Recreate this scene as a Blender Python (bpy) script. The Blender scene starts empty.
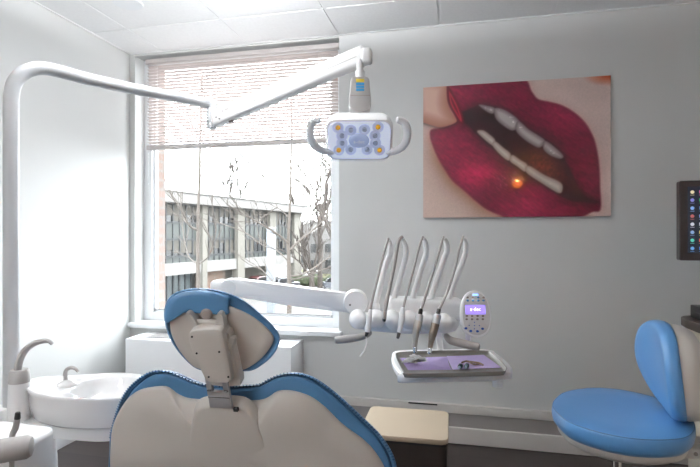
import bpy, bmesh, math, random
import numpy as np
from mathutils import Vector, Matrix, Euler
random.seed(7)
PI = math.pi
SC = bpy.context.scene
COL = SC.collection
# ------------------------------------------------------------------ camera model (700x467)
F = 490.0; YAW = math.radians(12.65); CZ = 1.21; HY = 235.0
SN, CS = math.sin(YAW), math.cos(YAW)
CAM = Vector((0, 0, CZ))
def ray(px, py):
    u = px - 350.0; w = HY - py
    return Vector((-F*SN + u*CS, F*CS + u*SN, w)) / F      # unit optical depth
def P(px, py, d): return CAM + ray(px, py)*d
def onY(px, py, y): r = ray(px, py); return CAM + r*(y/r.y)
def onX(px, py, x): r = ray(px, py); return CAM + r*(x/r.x)
def onZ(px, py, z): r = ray(px, py); return CAM + r*((z-CZ)/r.z)
def onPlane(px, py, o, n):
    r = ray(px, py); return CAM + r*((o-CAM).dot(n)/r.dot(n))
# ------------------------------------------------------------------ materials
def lin(c):
    return tuple(((x/255.0)/12.92 if x <= 10.31 else (((x/255.0)+0.055)/1.055)**2.4) for x in c)
MATS = {}
def mat(name, rgb, rough=0.5, metal=0.0, var=0.04, scale=6.0, bump=0.0, bscale=80.0, coat=0.0, spec=0.5, emit=None, estr=1.0, stretch=(1, 1, 1), sss=0.0):
    if name in MATS: return MATS[name]
    m = bpy.data.materials.new(name); m.use_nodes = True
    nt = m.node_tree; b = nt.nodes['Principled BSDF']
    c = lin(rgb)
    tc = nt.nodes.new('ShaderNodeTexCoord'); mp = nt.nodes.new('ShaderNodeMapping')
    mp.inputs['Scale'].default_value = stretch
    nt.links.new(tc.outputs['Object'], mp.inputs['Vector'])
    if var > 0:
        n = nt.nodes.new('ShaderNodeTexNoise'); n.inputs['Scale'].default_value = scale; n.inputs['Detail'].default_value = 4
        nt.links.new(mp.outputs['Vector'], n.inputs['Vector'])
        r = nt.nodes.new('ShaderNodeValToRGB')
        r.color_ramp.elements[0].position = 0.3; r.color_ramp.elements[1].position = 0.7
        r.color_ramp.elements[0].color = (*[max(0, x*(1-var)) for x in c], 1)
        r.color_ramp.elements[1].color = (*[min(1, x*(1+var)) for x in c], 1)
        nt.links.new(n.outputs['Fac'], r.inputs['Fac']); nt.links.new(r.outputs['Color'], b.inputs['Base Color'])
    else:
        b.inputs['Base Color'].default_value = (*c, 1)
    b.inputs['Roughness'].default_value = rough; b.inputs['Metallic'].default_value = metal
    b.inputs['Specular IOR Level'].default_value = spec
    b.inputs['Coat Weight'].default_value = coat; b.inputs['Coat Roughness'].default_value = 0.08
    if sss: b.inputs['Subsurface Weight'].default_value = sss
    if bump > 0:
        n2 = nt.nodes.new('ShaderNodeTexNoise'); n2.inputs['Scale'].default_value = bscale; n2.inputs['Detail'].default_value = 3
        nt.links.new(mp.outputs['Vector'], n2.inputs['Vector'])
        bp = nt.nodes.new('ShaderNodeBump'); bp.inputs['Strength'].default_value = bump; bp.inputs['Distance'].default_value = 0.002
        nt.links.new(n2.outputs['Fac'], bp.inputs['Height']); nt.links.new(bp.outputs['Normal'], b.inputs['Normal'])
    if emit:
        b.inputs['Emission Color'].default_value = (*lin(emit), 1); b.inputs['Emission Strength'].default_value = estr
    MATS[name] = m; return m
def glassy(name, rgb, gloss=1.0, ior=1.45, rough=0.0):
    m = bpy.data.materials.new(name); m.use_nodes = True; nt = m.node_tree; nt.nodes.clear()
    o = nt.nodes.new('ShaderNodeOutputMaterial'); mx = nt.nodes.new('ShaderNodeMixShader')
    t = nt.nodes.new('ShaderNodeBsdfTransparent'); g = nt.nodes.new('ShaderNodeBsdfGlossy'); lw = nt.nodes.new('ShaderNodeLayerWeight'); pw = nt.nodes.new('ShaderNodeMath'); pw.operation = 'POWER'; pw.inputs[1].default_value = 5.0; lw.inputs['Blend'].default_value = 0.5; fr = nt.nodes.new('ShaderNodeMath'); fr.operation = 'MULTIPLY_ADD'; fr.inputs[1].default_value = .7; fr.inputs[2].default_value = ior-1.12; nt.links.new(lw.outputs['Facing'], pw.inputs[0]); nt.links.new(pw.outputs[0], fr.inputs[0])
    t.inputs['Color'].default_value = (*lin(rgb), 1); g.inputs['Roughness'].default_value = rough
    nt.links.new(fr.outputs[0], mx.inputs[0]); nt.links.new(t.outputs[0], mx.inputs[1]); nt.links.new(g.outputs[0], mx.inputs[2])
    nt.links.new(mx.outputs[0], o.inputs['Surface']); MATS[name] = m; return m
def ramp_tex(m, tex, stops, out='Color'):
    nt = m.node_tree; b = nt.nodes['Principled BSDF']
    r = nt.nodes.new('ShaderNodeValToRGB')
    els = r.color_ramp.elements
    while len(els) < len(stops): els.new(0.5)
    for e, (p, c) in zip(els, stops): e.position = p; e.color = (*lin(c), 1)
    nt.links.new(tex.outputs[out], r.inputs['Fac']); nt.links.new(r.outputs['Color'], b.inputs['Base Color'])
WALLC = (206, 207, 206)
M_wall = mat('wall_paint', WALLC, 0.65, var=0.012, scale=3, bump=0.06, bscale=300)
M_ceil = mat('ceiling_tile', (242, 242, 242), 0.85, var=0.02, scale=60, bump=0.25, bscale=500)
M_tbar = mat('ceiling_grid', (240, 240, 240), 0.6, var=0.01)
M_white = mat('white_enamel', (236, 236, 236), 0.28, var=0.01, scale=2, coat=0.3)
M_winw = mat('window_white', (238, 240, 242), 0.35, var=0.01)
M_plastic = mat('unit_plastic', (234, 234, 234), 0.32, var=0.012, scale=3)
M_pipe = mat('pipe_enamel', (196, 198, 200), 0.28, var=0.012, scale=3, coat=0.2)
M_beige = mat('chair_shell', (198, 193, 186), 0.36, var=0.015, scale=3, coat=0.1)
M_beige2 = mat('headrest_shell', (196, 191, 184), 0.4, var=0.015, scale=3)
M_grey = mat('grey_plastic', (166, 163, 161), 0.42, var=0.02)
M_grey2 = mat('warm_grey_plastic', (150, 142, 138), 0.45, var=0.02)
M_dgrey = mat('dark_grey_plastic', (70, 68, 68), 0.5, var=0.03)
M_black = mat('black_plastic', (22, 21, 22), 0.4, var=0.05)
M_dark = mat('dark_slot', (25, 25, 26), 0.8, var=0.0)
M_blue = mat('blue_vinyl', (80, 128, 170), 0.36, var=0.025, scale=5, bump=0.12, bscale=260, coat=0.12)
M_blue2 = mat('stool_vinyl', (84, 138, 190), 0.34, var=0.02, scale=5, bump=0.1, bscale=260, coat=0.12)
M_bluep = mat('blue_piping', (52, 92, 130), 0.42, var=0.03, scale=30, bump=0.3, bscale=400)
M_metal = mat('brushed_metal', (190, 190, 192), 0.4, 0.55, var=0.04, scale=40, stretch=(1, 1, 12))
M_chrome = mat('chrome', (225, 225, 228), 0.1, 1.0, var=0.0)
M_steel = mat('bin_steel', (64, 57, 54), 0.4, 0.6, var=0.05, scale=30, stretch=(1, 1, 0.1))
M_hose = mat('grey_hose', (152, 146, 142), 0.5, var=0.06, scale=120)
M_ceramic = mat('ceramic', (228, 228, 228), 0.12, var=0.006, coat=0.8)
M_tray = mat('tray_grey', (138, 135, 128), 0.4, var=0.03)
M_purple = mat('purple_paper', (204, 184, 232), 0.8, var=0.03, scale=50, bump=0.3, bscale=300)
M_purple2 = mat('purple_pouch', (214, 196, 242), 0.6, var=0.03, scale=50, bump=0.3, bscale=200)
M_gauze = mat('gauze', (250, 248, 246), 0.95, var=0.02, scale=200, bump=0.1, bscale=300)
M_lid = mat('beige_lid', (180, 164, 142), 0.4, var=0.02)
M_desk = mat('desk_dark', (62, 50, 44), 0.4, var=0.25, scale=14, stretch=(1, .1, 1))
M_cab = mat('cabinet_cream', (214, 206, 190), 0.5, var=0.015)
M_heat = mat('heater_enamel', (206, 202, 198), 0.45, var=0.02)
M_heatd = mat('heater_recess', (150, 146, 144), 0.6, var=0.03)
M_clear = glassy('clear_plastic', (251, 252, 254), ior=1.18, rough=0.05)
M_glass = glassy('window_glass', (250, 252, 252), ior=1.15)
M_slat = mat('blind_slat', (206, 196, 193), 0.5, var=0.02)
M_rail = mat('blind_rail', (205, 198, 196), 0.45, var=0.02)
# floor : wood planks
M_floor = mat('wood_floor', (70, 52, 48), 0.3, var=0.0, coat=0.0)
nt = M_floor.node_tree; b = nt.nodes['Principled BSDF']
tc = nt.nodes.new('ShaderNodeTexCoord'); mp = nt.nodes.new('ShaderNodeMapping'); mp.inputs['Rotation'].default_value = (0, 0, math.radians(0))
br = nt.nodes.new('ShaderNodeTexBrick'); br.inputs['Scale'].default_value = 1.0; br.inputs['Brick Width'].default_value = 1.1; br.inputs['Row Height'].default_value = 0.11
br.inputs['Mortar Size'].default_value = 0.0015; br.inputs['Bias'].default_value = 0.0; br.offset = 0.37
br.inputs['Color1'].default_value = (*lin((70, 60, 58)), 1); br.inputs['Color2'].default_value = (*lin((48, 39, 38)), 1); br.inputs['Mortar'].default_value = (*lin((30, 22, 20)), 1)
ns = nt.nodes.new('ShaderNodeTexNoise'); mp2 = nt.nodes.new('ShaderNodeMapping'); mp2.inputs['Scale'].default_value = (2, 40, 1); ns.inputs['Scale'].default_value = 1.5; ns.inputs['Detail'].default_value = 6
mix = nt.nodes.new('ShaderNodeMixRGB'); mix.blend_type = 'MULTIPLY'; mix.inputs['Fac'].default_value = 0.55
nt.links.new(tc.outputs['Object'], mp.inputs['Vector']); nt.links.new(mp.outputs['Vector'], br.inputs['Vector'])
nt.links.new(tc.outputs['Object'], mp2.inputs['Vector']); nt.links.new(mp2.outputs['Vector'], ns.inputs['Vector'])
nt.links.new(br.outputs['Color'], mix.inputs['Color1']); nt.links.new(ns.outputs['Fac'], mix.inputs['Color2']); nt.links.new(mix.outputs['Color'], b.inputs['Base Color'])
def brick_mat(name, c1, c2, mo, w=0.2, h=0.067, ms=0.01, rot=(0, 0, 0)):
    m = mat(name, c1, 0.9, var=0.0); nt = m.node_tree; b = nt.nodes['Principled BSDF']
    tc = nt.nodes.new('ShaderNodeTexCoord'); mp = nt.nodes.new('ShaderNodeMapping'); mp.inputs['Rotation'].default_value = rot
    br = nt.nodes.new('ShaderNodeTexBrick'); br.inputs['Scale'].default_value = 1; br.inputs['Brick Width'].default_value = w; br.inputs['Row Height'].default_value = h; br.inputs['Mortar Size'].default_value = ms
    for k, c in (('Color1', c1), ('Color2', c2), ('Mortar', mo)): br.inputs[k].default_value = (*lin(c), 1)
    nt.links.new(tc.outputs['Object'], mp.inputs['Vector']); nt.links.new(mp.outputs['Vector'], br.inputs['Vector']); nt.links.new(br.outputs['Color'], b.inputs['Base Color'])
    return m
M_brick = brick_mat('outer_brick', (122, 104, 97), (112, 94, 86), (112, 106, 102), rot=(0, PI/2, PI/2))
SKY, UPS, DNS = 13.0, 300.0, 34.0
# ------------------------------------------------------------------ mesh helpers
WL = {}
def fin(name, bm, m, parent=None, sharp=38, kind=None, **props):
    bmesh.ops.recalc_face_normals(bm, faces=bm.faces)
    for f in bm.faces: f.smooth = True
    a = math.radians(sharp)
    for e in bm.edges:
        if len(e.link_faces) == 2 and e.calc_face_angle(0) > a: e.smooth = False
    me = bpy.data.meshes.new(name)
    lo = Vector((1e9,)*3); hi = -lo
    for v in bm.verts:
        for i in range(3): lo[i] = min(lo[i], v.co[i]); hi[i] = max(hi[i], v.co[i])
    org = Vector(((lo.x+hi.x)/2, (lo.y+hi.y)/2, lo.z))
    if kind == 'structure': org = Vector((0, 0, 0))
    bmesh.ops.translate(bm, verts=bm.verts, vec=-org)
    bm.to_mesh(me); bm.free()
    for mm in (m if isinstance(m, (list, tuple)) else [m]): me.materials.append(mm)
    o = bpy.data.objects.new(name, me); COL.objects.link(o); o.location = org
    WL[o] = org
    if parent is not None:
        o.parent = parent; o.matrix_parent_inverse = Matrix.Translation(WL[parent]).inverted()
    if kind: o['kind'] = kind
    for k, v in props.items(): o[k] = v
    return o
def thing(name, loc, label, cat, group=None, kind=None):
    o = bpy.data.objects.new(name, None); COL.objects.link(o); o.location = loc; o.empty_display_size = 0.05
    WL[o] = Vector(loc); o['label'] = label; o['category'] = cat
    if group: o['group'] = group
    if kind: o['kind'] = kind
    return o
def tag(o, label, cat, group=None):
    o['label'] = label; o['category'] = cat
    if group: o['group'] = group
    return o
def struct(name, bm, m, parent=None): return fin(name, bm, m, parent, kind='structure' if parent is None else None)
def B(): return bmesh.new()
def box(bm, lo, hi, bev=0.0, segs=2, M=None, mi=0):
    t = bmesh.new(); bmesh.ops.create_cube(t, size=1)
    s = [hi[i]-lo[i] for i in range(3)]; c = [(hi[i]+lo[i])/2 for i in range(3)]
    for v in t.verts: v.co = Vector((v.co.x*s[0]+c[0], v.co.y*s[1]+c[1], v.co.z*s[2]+c[2]))
    if bev > 0: bmesh.ops.bevel(t, geom=t.edges[:], offset=min(bev, min(s)*0.49), segments=segs, profile=0.5, affect='EDGES')
    if M is not None: bmesh.ops.transform(t, matrix=M, verts=t.verts)
    merge(bm, t, mi)
def merge(bm, t, mi=0):
    vm = [bm.verts.new(v.co) for v in t.verts]
    t.verts.index_update()
    for f in t.faces:
        try:
            nf = bm.faces.new([vm[v.index] for v in f.verts]); nf.material_index = mi
        except ValueError: pass
    t.free()
def frame(o, x, y, z):
    return Matrix(((x[0], y[0], z[0], o[0]), (x[1], y[1], z[1], o[1]), (x[2], y[2], z[2], o[2]), (0, 0, 0, 1)))
def along(a, b, up=Vector((0, 0, 1))):
    """frame at a, x axis toward b"""
    x = (b-a).normalized(); y = up.cross(x).normalized(); z = x.cross(y); return frame(a, x, y, z), (b-a).length
def cat_open(pts, k=8):
    pts = [Vector(p) for p in pts]; out = []
    n = len(pts)
    for i in range(n-1):
        p0 = pts[max(i-1, 0)]; p1 = pts[i]; p2 = pts[i+1]; p3 = pts[min(i+2, n-1)]
        for j in range(k):
            t = j/k
            out.append(0.5*((2*p1)+(-p0+p2)*t+(2*p0-5*p1+4*p2-p3)*t*t+(-p0+3*p1-3*p2+p3)*t**3))
    out.append(pts[-1]); return out
def cat_closed(pts, k=8):
    pts = [Vector(p) for p in pts]; n = len(pts); out = []
    for i in range(n):
        p0, p1, p2, p3 = pts[(i-1) % n], pts[i], pts[(i+1) % n], pts[(i+2) % n]
        for j in range(k):
            t = j/k
            out.append(0.5*((2*p1)+(-p0+p2)*t+(2*p0-5*p1+4*p2-p3)*t*t+(-p0+3*p1-3*p2+p3)*t**3))
    return out
def lerp_list(rs, n):
    if not isinstance(rs, (list, tuple)): return [rs]*n
    out = []
    for i in range(n):
        t = i/(n-1)*(len(rs)-1); a = int(min(t, len(rs)-2)); f = t-a; out.append(rs[a]*(1-f)+rs[a+1]*f)
    return out
def loft(bm, rings, cap=True, closed=True, mi=0):
    vs = [[bm.verts.new(p) for p in r] for r in rings]
    n = len(rings[0])
    for a, b in zip(vs[:-1], vs[1:]):
        for i in range(n if closed else n-1):
            j = (i+1) % n
            try: bm.faces.new((a[i], a[j], b[j], b[i])).material_index = mi
            except ValueError: pass
    if cap and closed:
        for r in (vs[0], vs[-1]):
            try: bm.faces.new(r).material_index = mi
            except ValueError: pass
    return vs
def tube(bm, pts, r, n=12, k=0, cap=True, round_end=False, flat=None, mi=0):
    if k: pts = cat_open(pts, k)
    pts = [Vector(p) for p in pts]
    rs = lerp_list(r, len(pts))
    tang = []
    for i in range(len(pts)):
        a = pts[max(i-1, 0)]; b = pts[min(i+1, len(pts)-1)]; tang.append((b-a).normalized())
    up = Vector((0, 0, 1)) if abs(tang[0].z) < 0.9 else Vector((1, 0, 0))
    x = up.cross(tang[0]).normalized(); rings = []
    if round_end:
        a, b = pts[0]-tang[0]*rs[0]*0.5, pts[-1]+tang[-1]*rs[-1]*0.5
        pts = [a, pts[0]-tang[0]*rs[0]*0.35]+pts+[pts[-1]+tang[-1]*rs[-1]*0.35, b]
        rs = [rs[0]*0.35, rs[0]*0.8]+rs+[rs[-1]*0.8, rs[-1]*0.35]; tang = [tang[0]]*2+tang+[tang[-1]]*2
    for p, t, rr in zip(pts, tang, rs):
        x = (x-t*x.dot(t)).normalized(); y = t.cross(x)
        fy = flat if flat else 1.0
        rings.append([p+(x*math.cos(2*PI*i/n)+y*math.sin(2*PI*i/n)*fy)*rr for i in range(n)])
    loft(bm, rings, cap, mi=mi)
def lathe(bm, prof, n=32, M=None, mi=0):
    rings = [[Vector((r*math.cos(2*PI*i/n), r*math.sin(2*PI*i/n), z)) for i in range(n)] for r, z in prof]
    if M is not None: rings = [[M @ p for p in r] for r in rings]
    loft(bm, rings, True, mi=mi)
def axisM(c, d):
    z = Vector(d).normalized(); u = Vector((0, 0, 1)) if abs(z.z) < 0.95 else Vector((1, 0, 0))
    x = u.cross(z).normalized(); y = z.cross(x); return frame(c, x, y, z)
def resample(pts, n):
    L = [0]
    m = len(pts)
    for i in range(m): L.append(L[-1]+(pts[(i+1) % m]-pts[i]).length)
    out = []; j = 0
    for i in range(n):
        t = L[-1]*i/n
        while L[j+1] < t: j += 1
        f = (t-L[j])/max(L[j+1]-L[j], 1e-9); out.append(pts[j].lerp(pts[(j+1) % m], f))
    return out
def cent(pts):
    return sum(pts, Vector((0,)*len(pts[0])))/len(pts)
def pillow(bm, out2d, M, prof, n=96, c=None, k=6, fn=None, mi=0, sh=(0, 0)):
    """out2d closed outline in plane coords; prof = [(scale, height)...]; ends closed by centre fans"""
    o = [Vector((p[0], p[1])) for p in out2d]
    if k: o = cat_closed(o, k)
    o = resample(o, n)
    if c is None: c = cent(o)
    c = Vector(c)
    rings = []
    for s, h in prof:
        r = []
        for p in o:
            q = c+(p-c)*s
            hh = h+(fn(q, s) if fn else 0)
            r.append(M @ Vector((q.x+sh[0]*h, q.y+sh[1]*h, hh)))
        rings.append(r)
    vs = loft(bm, rings, False, mi=mi)
    for r, ring in ((vs[0], rings[0]), (vs[-1], rings[-1])):
        cv = bm.verts.new(sum(ring, Vector((0, 0, 0)))/len(ring))
        for i in range(n): bm.faces.new((r[i], r[(i+1) % n], cv)).material_index = mi
def rrect(w, h, r, n=6, cx=0, cy=0):
    pts = []
    for sx, sy, a0 in ((1, 1, 0), (-1, 1, PI/2), (-1, -1, PI), (1, -1, 1.5*PI)):
        for i in range(n+1):
            a = a0+PI/2*i/n
            pts.append(Vector((cx+sx*(w/2-r)+r*math.cos(a), cy+sy*(h/2-r)+r*math.sin(a))))
    return pts
def prism(bm, pts2, M, h0, h1, bev=0.0, mi=0):
    """plain outline (no smoothing) extruded with small bevel"""
    c = cent([Vector((p[0], p[1])) for p in pts2])
    def off(s): return [c+(Vector((p[0], p[1]))-c)*s for p in pts2]
    R = max((Vector((p[0], p[1]))-c).length for p in pts2); s = 1-bev/R
    pr = [(s, h0), (1, h0+bev), (1, h1-bev), (s, h1)] if bev > 0 else [(1, h0), (1, h1)]
    if h1 < h0 and bev > 0: pr = [(s, h0), (1, h0-bev), (1, h1+bev), (s, h1)]
    loft(bm, [[M @ Vector((q.x, q.y, hh)) for q in off(ss)] for ss, hh in pr], True, mi=mi)
def text_bm(bm, s, size, M, depth=0.0006, mi=0):
    cu = bpy.data.curves.new('lettering', 'FONT'); cu.body = s; cu.size = size; cu.align_x = 'CENTER'; cu.align_y = 'CENTER'; cu.extrude = depth
    o = bpy.data.objects.new('lettering', cu); COL.objects.link(o)
    dg = bpy.context.evaluated_depsgraph_get(); me = bpy.data.meshes.new_from_object(o.evaluated_get(dg))
    t = bmesh.new(); t.from_mesh(me); bmesh.ops.transform(t, matrix=M, verts=t.verts); merge(bm, t, mi)
    bpy.data.objects.remove(o); bpy.data.meshes.remove(me); bpy.data.curves.remove(cu)
# ================================================================== ROOM
XL, XR, YB, YR, ZC = -2.217, 1.78, 2.96, -2.6, 2.454
WX0, WX1, WZ0, WZ1 = -2.178, -0.734, 0.577, 2.437
bm = B(); box(bm, (XL-0.1, YR-.1, -0.1), (XR+.1, YB+.15, 0)); struct('floor', bm, M_floor)
bm = B(); box(bm, (XL-0.12, YR, 0), (XL, YB+.28, ZC+.1)); struct('wall_left', bm, M_wall)
bm = B(); box(bm, (XR, YR, 0), (XR+.1, YB+.28, ZC+.1)); struct('wall_right', bm, M_wall)
bm = B(); box(bm, (XL-.1, YR-.1, 0), (XR+.1, YR, ZC+.1)); struct('wall_rear', bm, M_wall)
bm = B()
box(bm, (XL, YB, 0), (WX0, YB+.16, ZC)); box(bm, (WX1, YB, 0), (XR, YB+.16, ZC))
box(bm, (WX0, YB, 0), (WX1, YB+.16, WZ0)); box(bm, (WX0, YB, WZ1), (WX1, YB+.16, ZC))
struct('wall_back', bm, M_wall)
GX0, GX1, GZ0, GZ1 = -2.116, -0.80, 0.668, 2.42
bm = B(); y0, y1 = YB+.16, YB+.26
for lo, hi in (((XL-.1, y0, -2.7), (GX0, y1, 3.2)), ((GX1, y0, -2.7), (XR, y1, 3.2)), ((GX0, y0, -2.7), (GX1, y1, GZ0-.03)), ((GX0, y0, GZ1), (GX1, y1, 3.2))): box(bm, lo, hi)
struct('wall_exterior', bm, M_brick)
# ceiling : tiles with recessed grid
bm = B(); box(bm, (XL-.1, YR-.1, ZC+.0035), (XR+.1, YB+.15, ZC+.1), mi=1)
TX = [-1.954+.614*k for k in range(-1, 8)]; TY = [2.588-.61*k for k in range(-1, 10)]
for i in range(len(TX)-1):
    for j in range(len(TY)-1):
        x0, x1 = max(TX[i]+.009, XL+.012), min(TX[i+1]-.009, XR); yy1, yy0 = min(TY[j]-.009, YB-.012), max(TY[j+1]+.009, YR)
        if x1-x0 < .02 or yy1-yy0 < .02: continue
        box(bm, (x0, yy0, ZC), (x1, yy1, ZC+.004), bev=.001, segs=1)
struct('ceiling', bm, [M_ceil, M_tbar])
bm = B(); box(bm, (XL, YR, ZC-.004), (XL+.012, YB, ZC+.008)); box(bm, (XL, YB-.012, ZC-.004), (XR, YB, ZC+.008)); struct('trim_1', bm, M_tbar)
bm = B(); box(bm, (XL, YR, 0), (XL+.012, YB, .09), bev=.004); struct('baseboard_left', bm, M_winw)
# window
bm = B(); yw = YB+.10
for lo, hi in (((WX0, yw, WZ0), (GX0, yw+.06, WZ1)), ((GX1, yw, WZ0), (WX1, yw+.06, WZ1)), ((GX0, yw, WZ0), (GX1, yw+.06, GZ0)), ((GX0, yw, GZ1), (GX1, yw+.06, WZ1))): box(bm, lo, hi, bev=.003)
win = struct('window_1', bm, M_winw)
bm = B()
for lo, hi in (((GX0, yw+.02, GZ0), (GX0+.018, yw+.05, GZ1)), ((GX1-.018, yw+.02, GZ0), (GX1, yw+.05, GZ1)), ((GX0, yw+.02, GZ0), (GX1, yw+.05, GZ0+.016)), ((GX0, yw+.02, GZ1-.02), (GX1, yw+.05, GZ1))): box(bm, lo, hi, bev=.002)
fin('sash', bm, M_winw, win)
bm = B(); box(bm, (GX0, yw+.032, GZ0), (GX1, yw+.036, GZ1)); fin('glass_pane', bm, M_glass, win)
bm = B(); box(bm, (GX0, yw+.02, GZ0+.016), (GX1, yw+.03, GZ0+.020)); fin('glazing_gasket', bm, M_dgrey, win)
bm = B(); box(bm, (XL+.004, YB-.035, .579), (-.715, YB+.10, .612), bev=.005); struct('trim_2', bm, M_winw)
# exterior sill
bm = B(); box(bm, (GX0, YB+.17, GZ0-.05), (GX1, YB+.30, GZ0-.02), bev=.004); struct('trim_3', bm, M_winw)
# blind
bt = thing('window_blind', (-1.45, YB+.055, 1.9), 'white slatted horizontal blind drawn down over upper third of the window', 'blind')
by = YB+.055
zr_t = 2.36
bm = B(); box(bm, (WX0+.055, by-.02, 2.392), (WX1-.012, by+.02, 2.422), bev=.003); fin('head_rail', bm, M_rail, bt)
zb = onY(240, 143.5, by).z
bm = B()
nsl = 25; ztop = 2.372
for i in range(nsl):
    z = ztop-(ztop-zb-.03)*i/(nsl-1)
    R_ = Matrix.Translation((0, by, z)) @ Matrix.Rotation(math.radians(-27), 4, 'X')
    pts = []
    rings = []
    for x in (WX0+.065, WX1-.02):
        r = []
        for s, dz in ((-.0125, -.0012), (0, .0012), (.0125, -.0012), (.0125, -.0020), (0, .0004), (-.0125, -.0020)): r.append(R_ @ Vector((x, s, dz)))
        rings.append(r)
    loft(bm, rings)
fin('slats', bm, M_slat, bt)
bm = B(); box(bm, (WX0+.06, by-.016, zb-.020), (WX1-.016, by+.016, zb+.013), bev=.004); fin('bottom_rail', bm, M_rail, bt)
for fx in (.10, .36, .62, .9):
    bm = B(); x = WX0+(WX1-WX0)*fx
    for s in (-.0135, .0135): tube(bm, [(x, by+s, 2.39), (x, by+s, zb)], .0009, 6)
    fin('ladder_cord', bm, M_rail, bt)
bm = B(); tube(bm, [(WX0+.085, by-.025, 2.39), (WX0+.085, by-.026, 1.55)], .0014, 6); fin('tilt_wand', bm, M_clear, bt)
# downlights
def downlight(x, y, label, lit=False, grp=None):
    t = thing('ceiling_downlight', (x, y, ZC), label, 'downlight', grp)
    bm = B(); lathe(bm, [(.055, -.003), (.075, -.004), (.078, -.001), (.078, .0), (.055, 0.0)], 40, Matrix.Translation((x, y, ZC))); fin('trim_ring', bm, M_winw, t)
    bm = B(); lathe(bm, [(.056, -.002), (.054, -.0015), (.03, .0), (.001, .0)], 40, Matrix.Translation((x, y, ZC-.0005)))
    fin('lens', bm, mat('downlight_lens', (128, 138, 126), .4, var=.02), t)
    return t
downlight(-1.74, 2.305, 'round recessed ceiling downlight cut by top edge of the photo')
# ================================================================== BACK WALL ITEMS
# window-side cabinet (fan-coil cover)
t = thing('radiator_cabinet', (-1.5, 2.8, 0), 'white boxed cabinet with top grille standing below the window', 'cabinet')
cx0, cx1, cyf, cz = -2.075, -.966, 2.725, .552
bm = B(); box(bm, (cx0, cyf, .06), (cx1, YB-.002, cz), bev=.004); fin('body', bm, M_winw, t)
bm = B(); box(bm, (cx0+.02, cyf+.03, 0), (cx1-.02, YB-.005, .06)); fin('plinth', bm, M_grey, t)
for gx in ((cx0+.10, cx0+.48), (cx0+.60, cx0+.98)):
    bm = B(); box(bm, (gx[0], cyf+.055, cz), (gx[1], cyf+.185, cz+.002), bev=.0008, mi=0)
    for i in range(int((gx[1]-gx[0])/.014)):
        x = gx[0]+.008+i*.014; box(bm, (x, cyf+.06, cz+.002), (x+.005, cyf+.18, cz+.005), mi=1)
    fin('grille', bm, [M_dark, M_grey], t)
# baseboard heater
t = thing('baseboard_heater', (.5, 2.93, 0), 'long low white baseboard heater running along foot of the grey wall', 'heater')
hx0, hx1, hy = -.93, XR-.005, YB-.065
zt = CZ-(409-235)*2.93/F
bm = B(); box(bm, (hx0, YB-.028, .165), (hx1, YB-.001, .215), bev=.004); fin('top_cap', bm, M_heat, t)
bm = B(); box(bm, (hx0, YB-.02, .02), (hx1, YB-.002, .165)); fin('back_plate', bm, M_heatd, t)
bm = B()
prof = [(YB-.02, .085), (YB-.052, .098), (YB-.060, .094), (YB-.062, .084), (YB-.062, .004), (YB-.02, .004)]
loft(bm, [[Vector((x, a, b_)) for a, b_ in prof] for x in (hx0, hx1)]); fin('front_cover', bm, M_heat, t)
bm = B(); box(bm, (-.30, YB-.036, .207), (-.13, YB-.027, .213)); fin('control_slot', bm, M_dark, t)
# ------------------------------------------------------------------ lips picture
yp = YB-.022
c00 = onY(423.2, 217, yp); c10 = onY(610.8, 217, yp); c01 = onY(423.2, 86, yp); c11 = onY(610.8, 77, yp)
px0, px1 = c00.x, c10.x; pz0 = (c00.z+c10.z)/2; pz1 = (c01.z+c11.z)/2
NX, NY = 380, 290
def uv_of(px, py):
    p = onY(px, py, yp)
    # absorb the wide lens bow: stretch between measured picture corners
    u = (p.x-px0)/(px1-px0); zb_ = c00.z+(c10.z-c00.z)*u; zt_ = c01.z+(c11.z-c01.z)*u
    return (u, (p.z-zb_)/(zt_-zb_))
def poly(pts, smooth=True):
    q = [Vector(uv_of(*p)) for p in pts]
    if smooth: q = cat_closed(q, 5)
    return np.array([[v.x, v.y] for v in q])
gu, gv = np.meshgrid(np.linspace(0, 1, NX), np.linspace(0, 1, NY))
ASP = (px1-px0)/(pz1-pz0)
def sdf(pl):
    x = gu.ravel()*ASP; y = gv.ravel(); a = pl.copy(); a[:, 0] *= ASP
    inside = np.zeros(x.shape, bool); dist = np.full(x.shape, 1e9)
    n = len(a)
    for i in range(n):
        x0, y0 = a[i]; x1, y1 = a[(i+1) % n]
        c = ((y0 > y) != (y1 > y)) & (x < (x1-x0)*(y-y0)/(y1-y0+1e-12)+x0); inside ^= c
        dx, dy = x1-x0, y1-y0; tt = np.clip(((x-x0)*dx+(y-y0)*dy)/(dx*dx+dy*dy+1e-12), 0, 1)
        dist = np.minimum(dist, np.hypot(x-x0-tt*dx, y-y0-tt*dy))
    return np.where(inside, dist, -dist).reshape(gu.shape)
def msk(s, w=0.006): return np.clip(s/w*0.5+0.5, 0, 1)[..., None]
rng = np.random.RandomState(3)
def noise(sx, sy, ang=0.0):
    """smooth value noise stretched along a direction"""
    ca, sa = math.cos(ang), math.sin(ang); X = (gu*ASP*ca+gv*sa)*sx+50; Y = (-gu*ASP*sa+gv*ca)*sy+50
    g = rng.rand(256, 256); xi = np.floor(X).astype(int); yi = np.floor(Y).astype(int); fx = X-xi; fy = Y-yi
    fx = fx*fx*(3-2*fx); fy = fy*fy*(3-2*fy); f = lambda a, b: g[a % 256, b % 256]
    return (f(xi, yi)*(1-fx)+f(xi+1, yi)*fx)*(1-fy)+(f(xi, yi+1)*(1-fx)+f(xi+1, yi+1)*fx)*fy
def col(c): return np.array(c, float)/255
img = np.zeros((NY, NX, 3))
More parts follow.
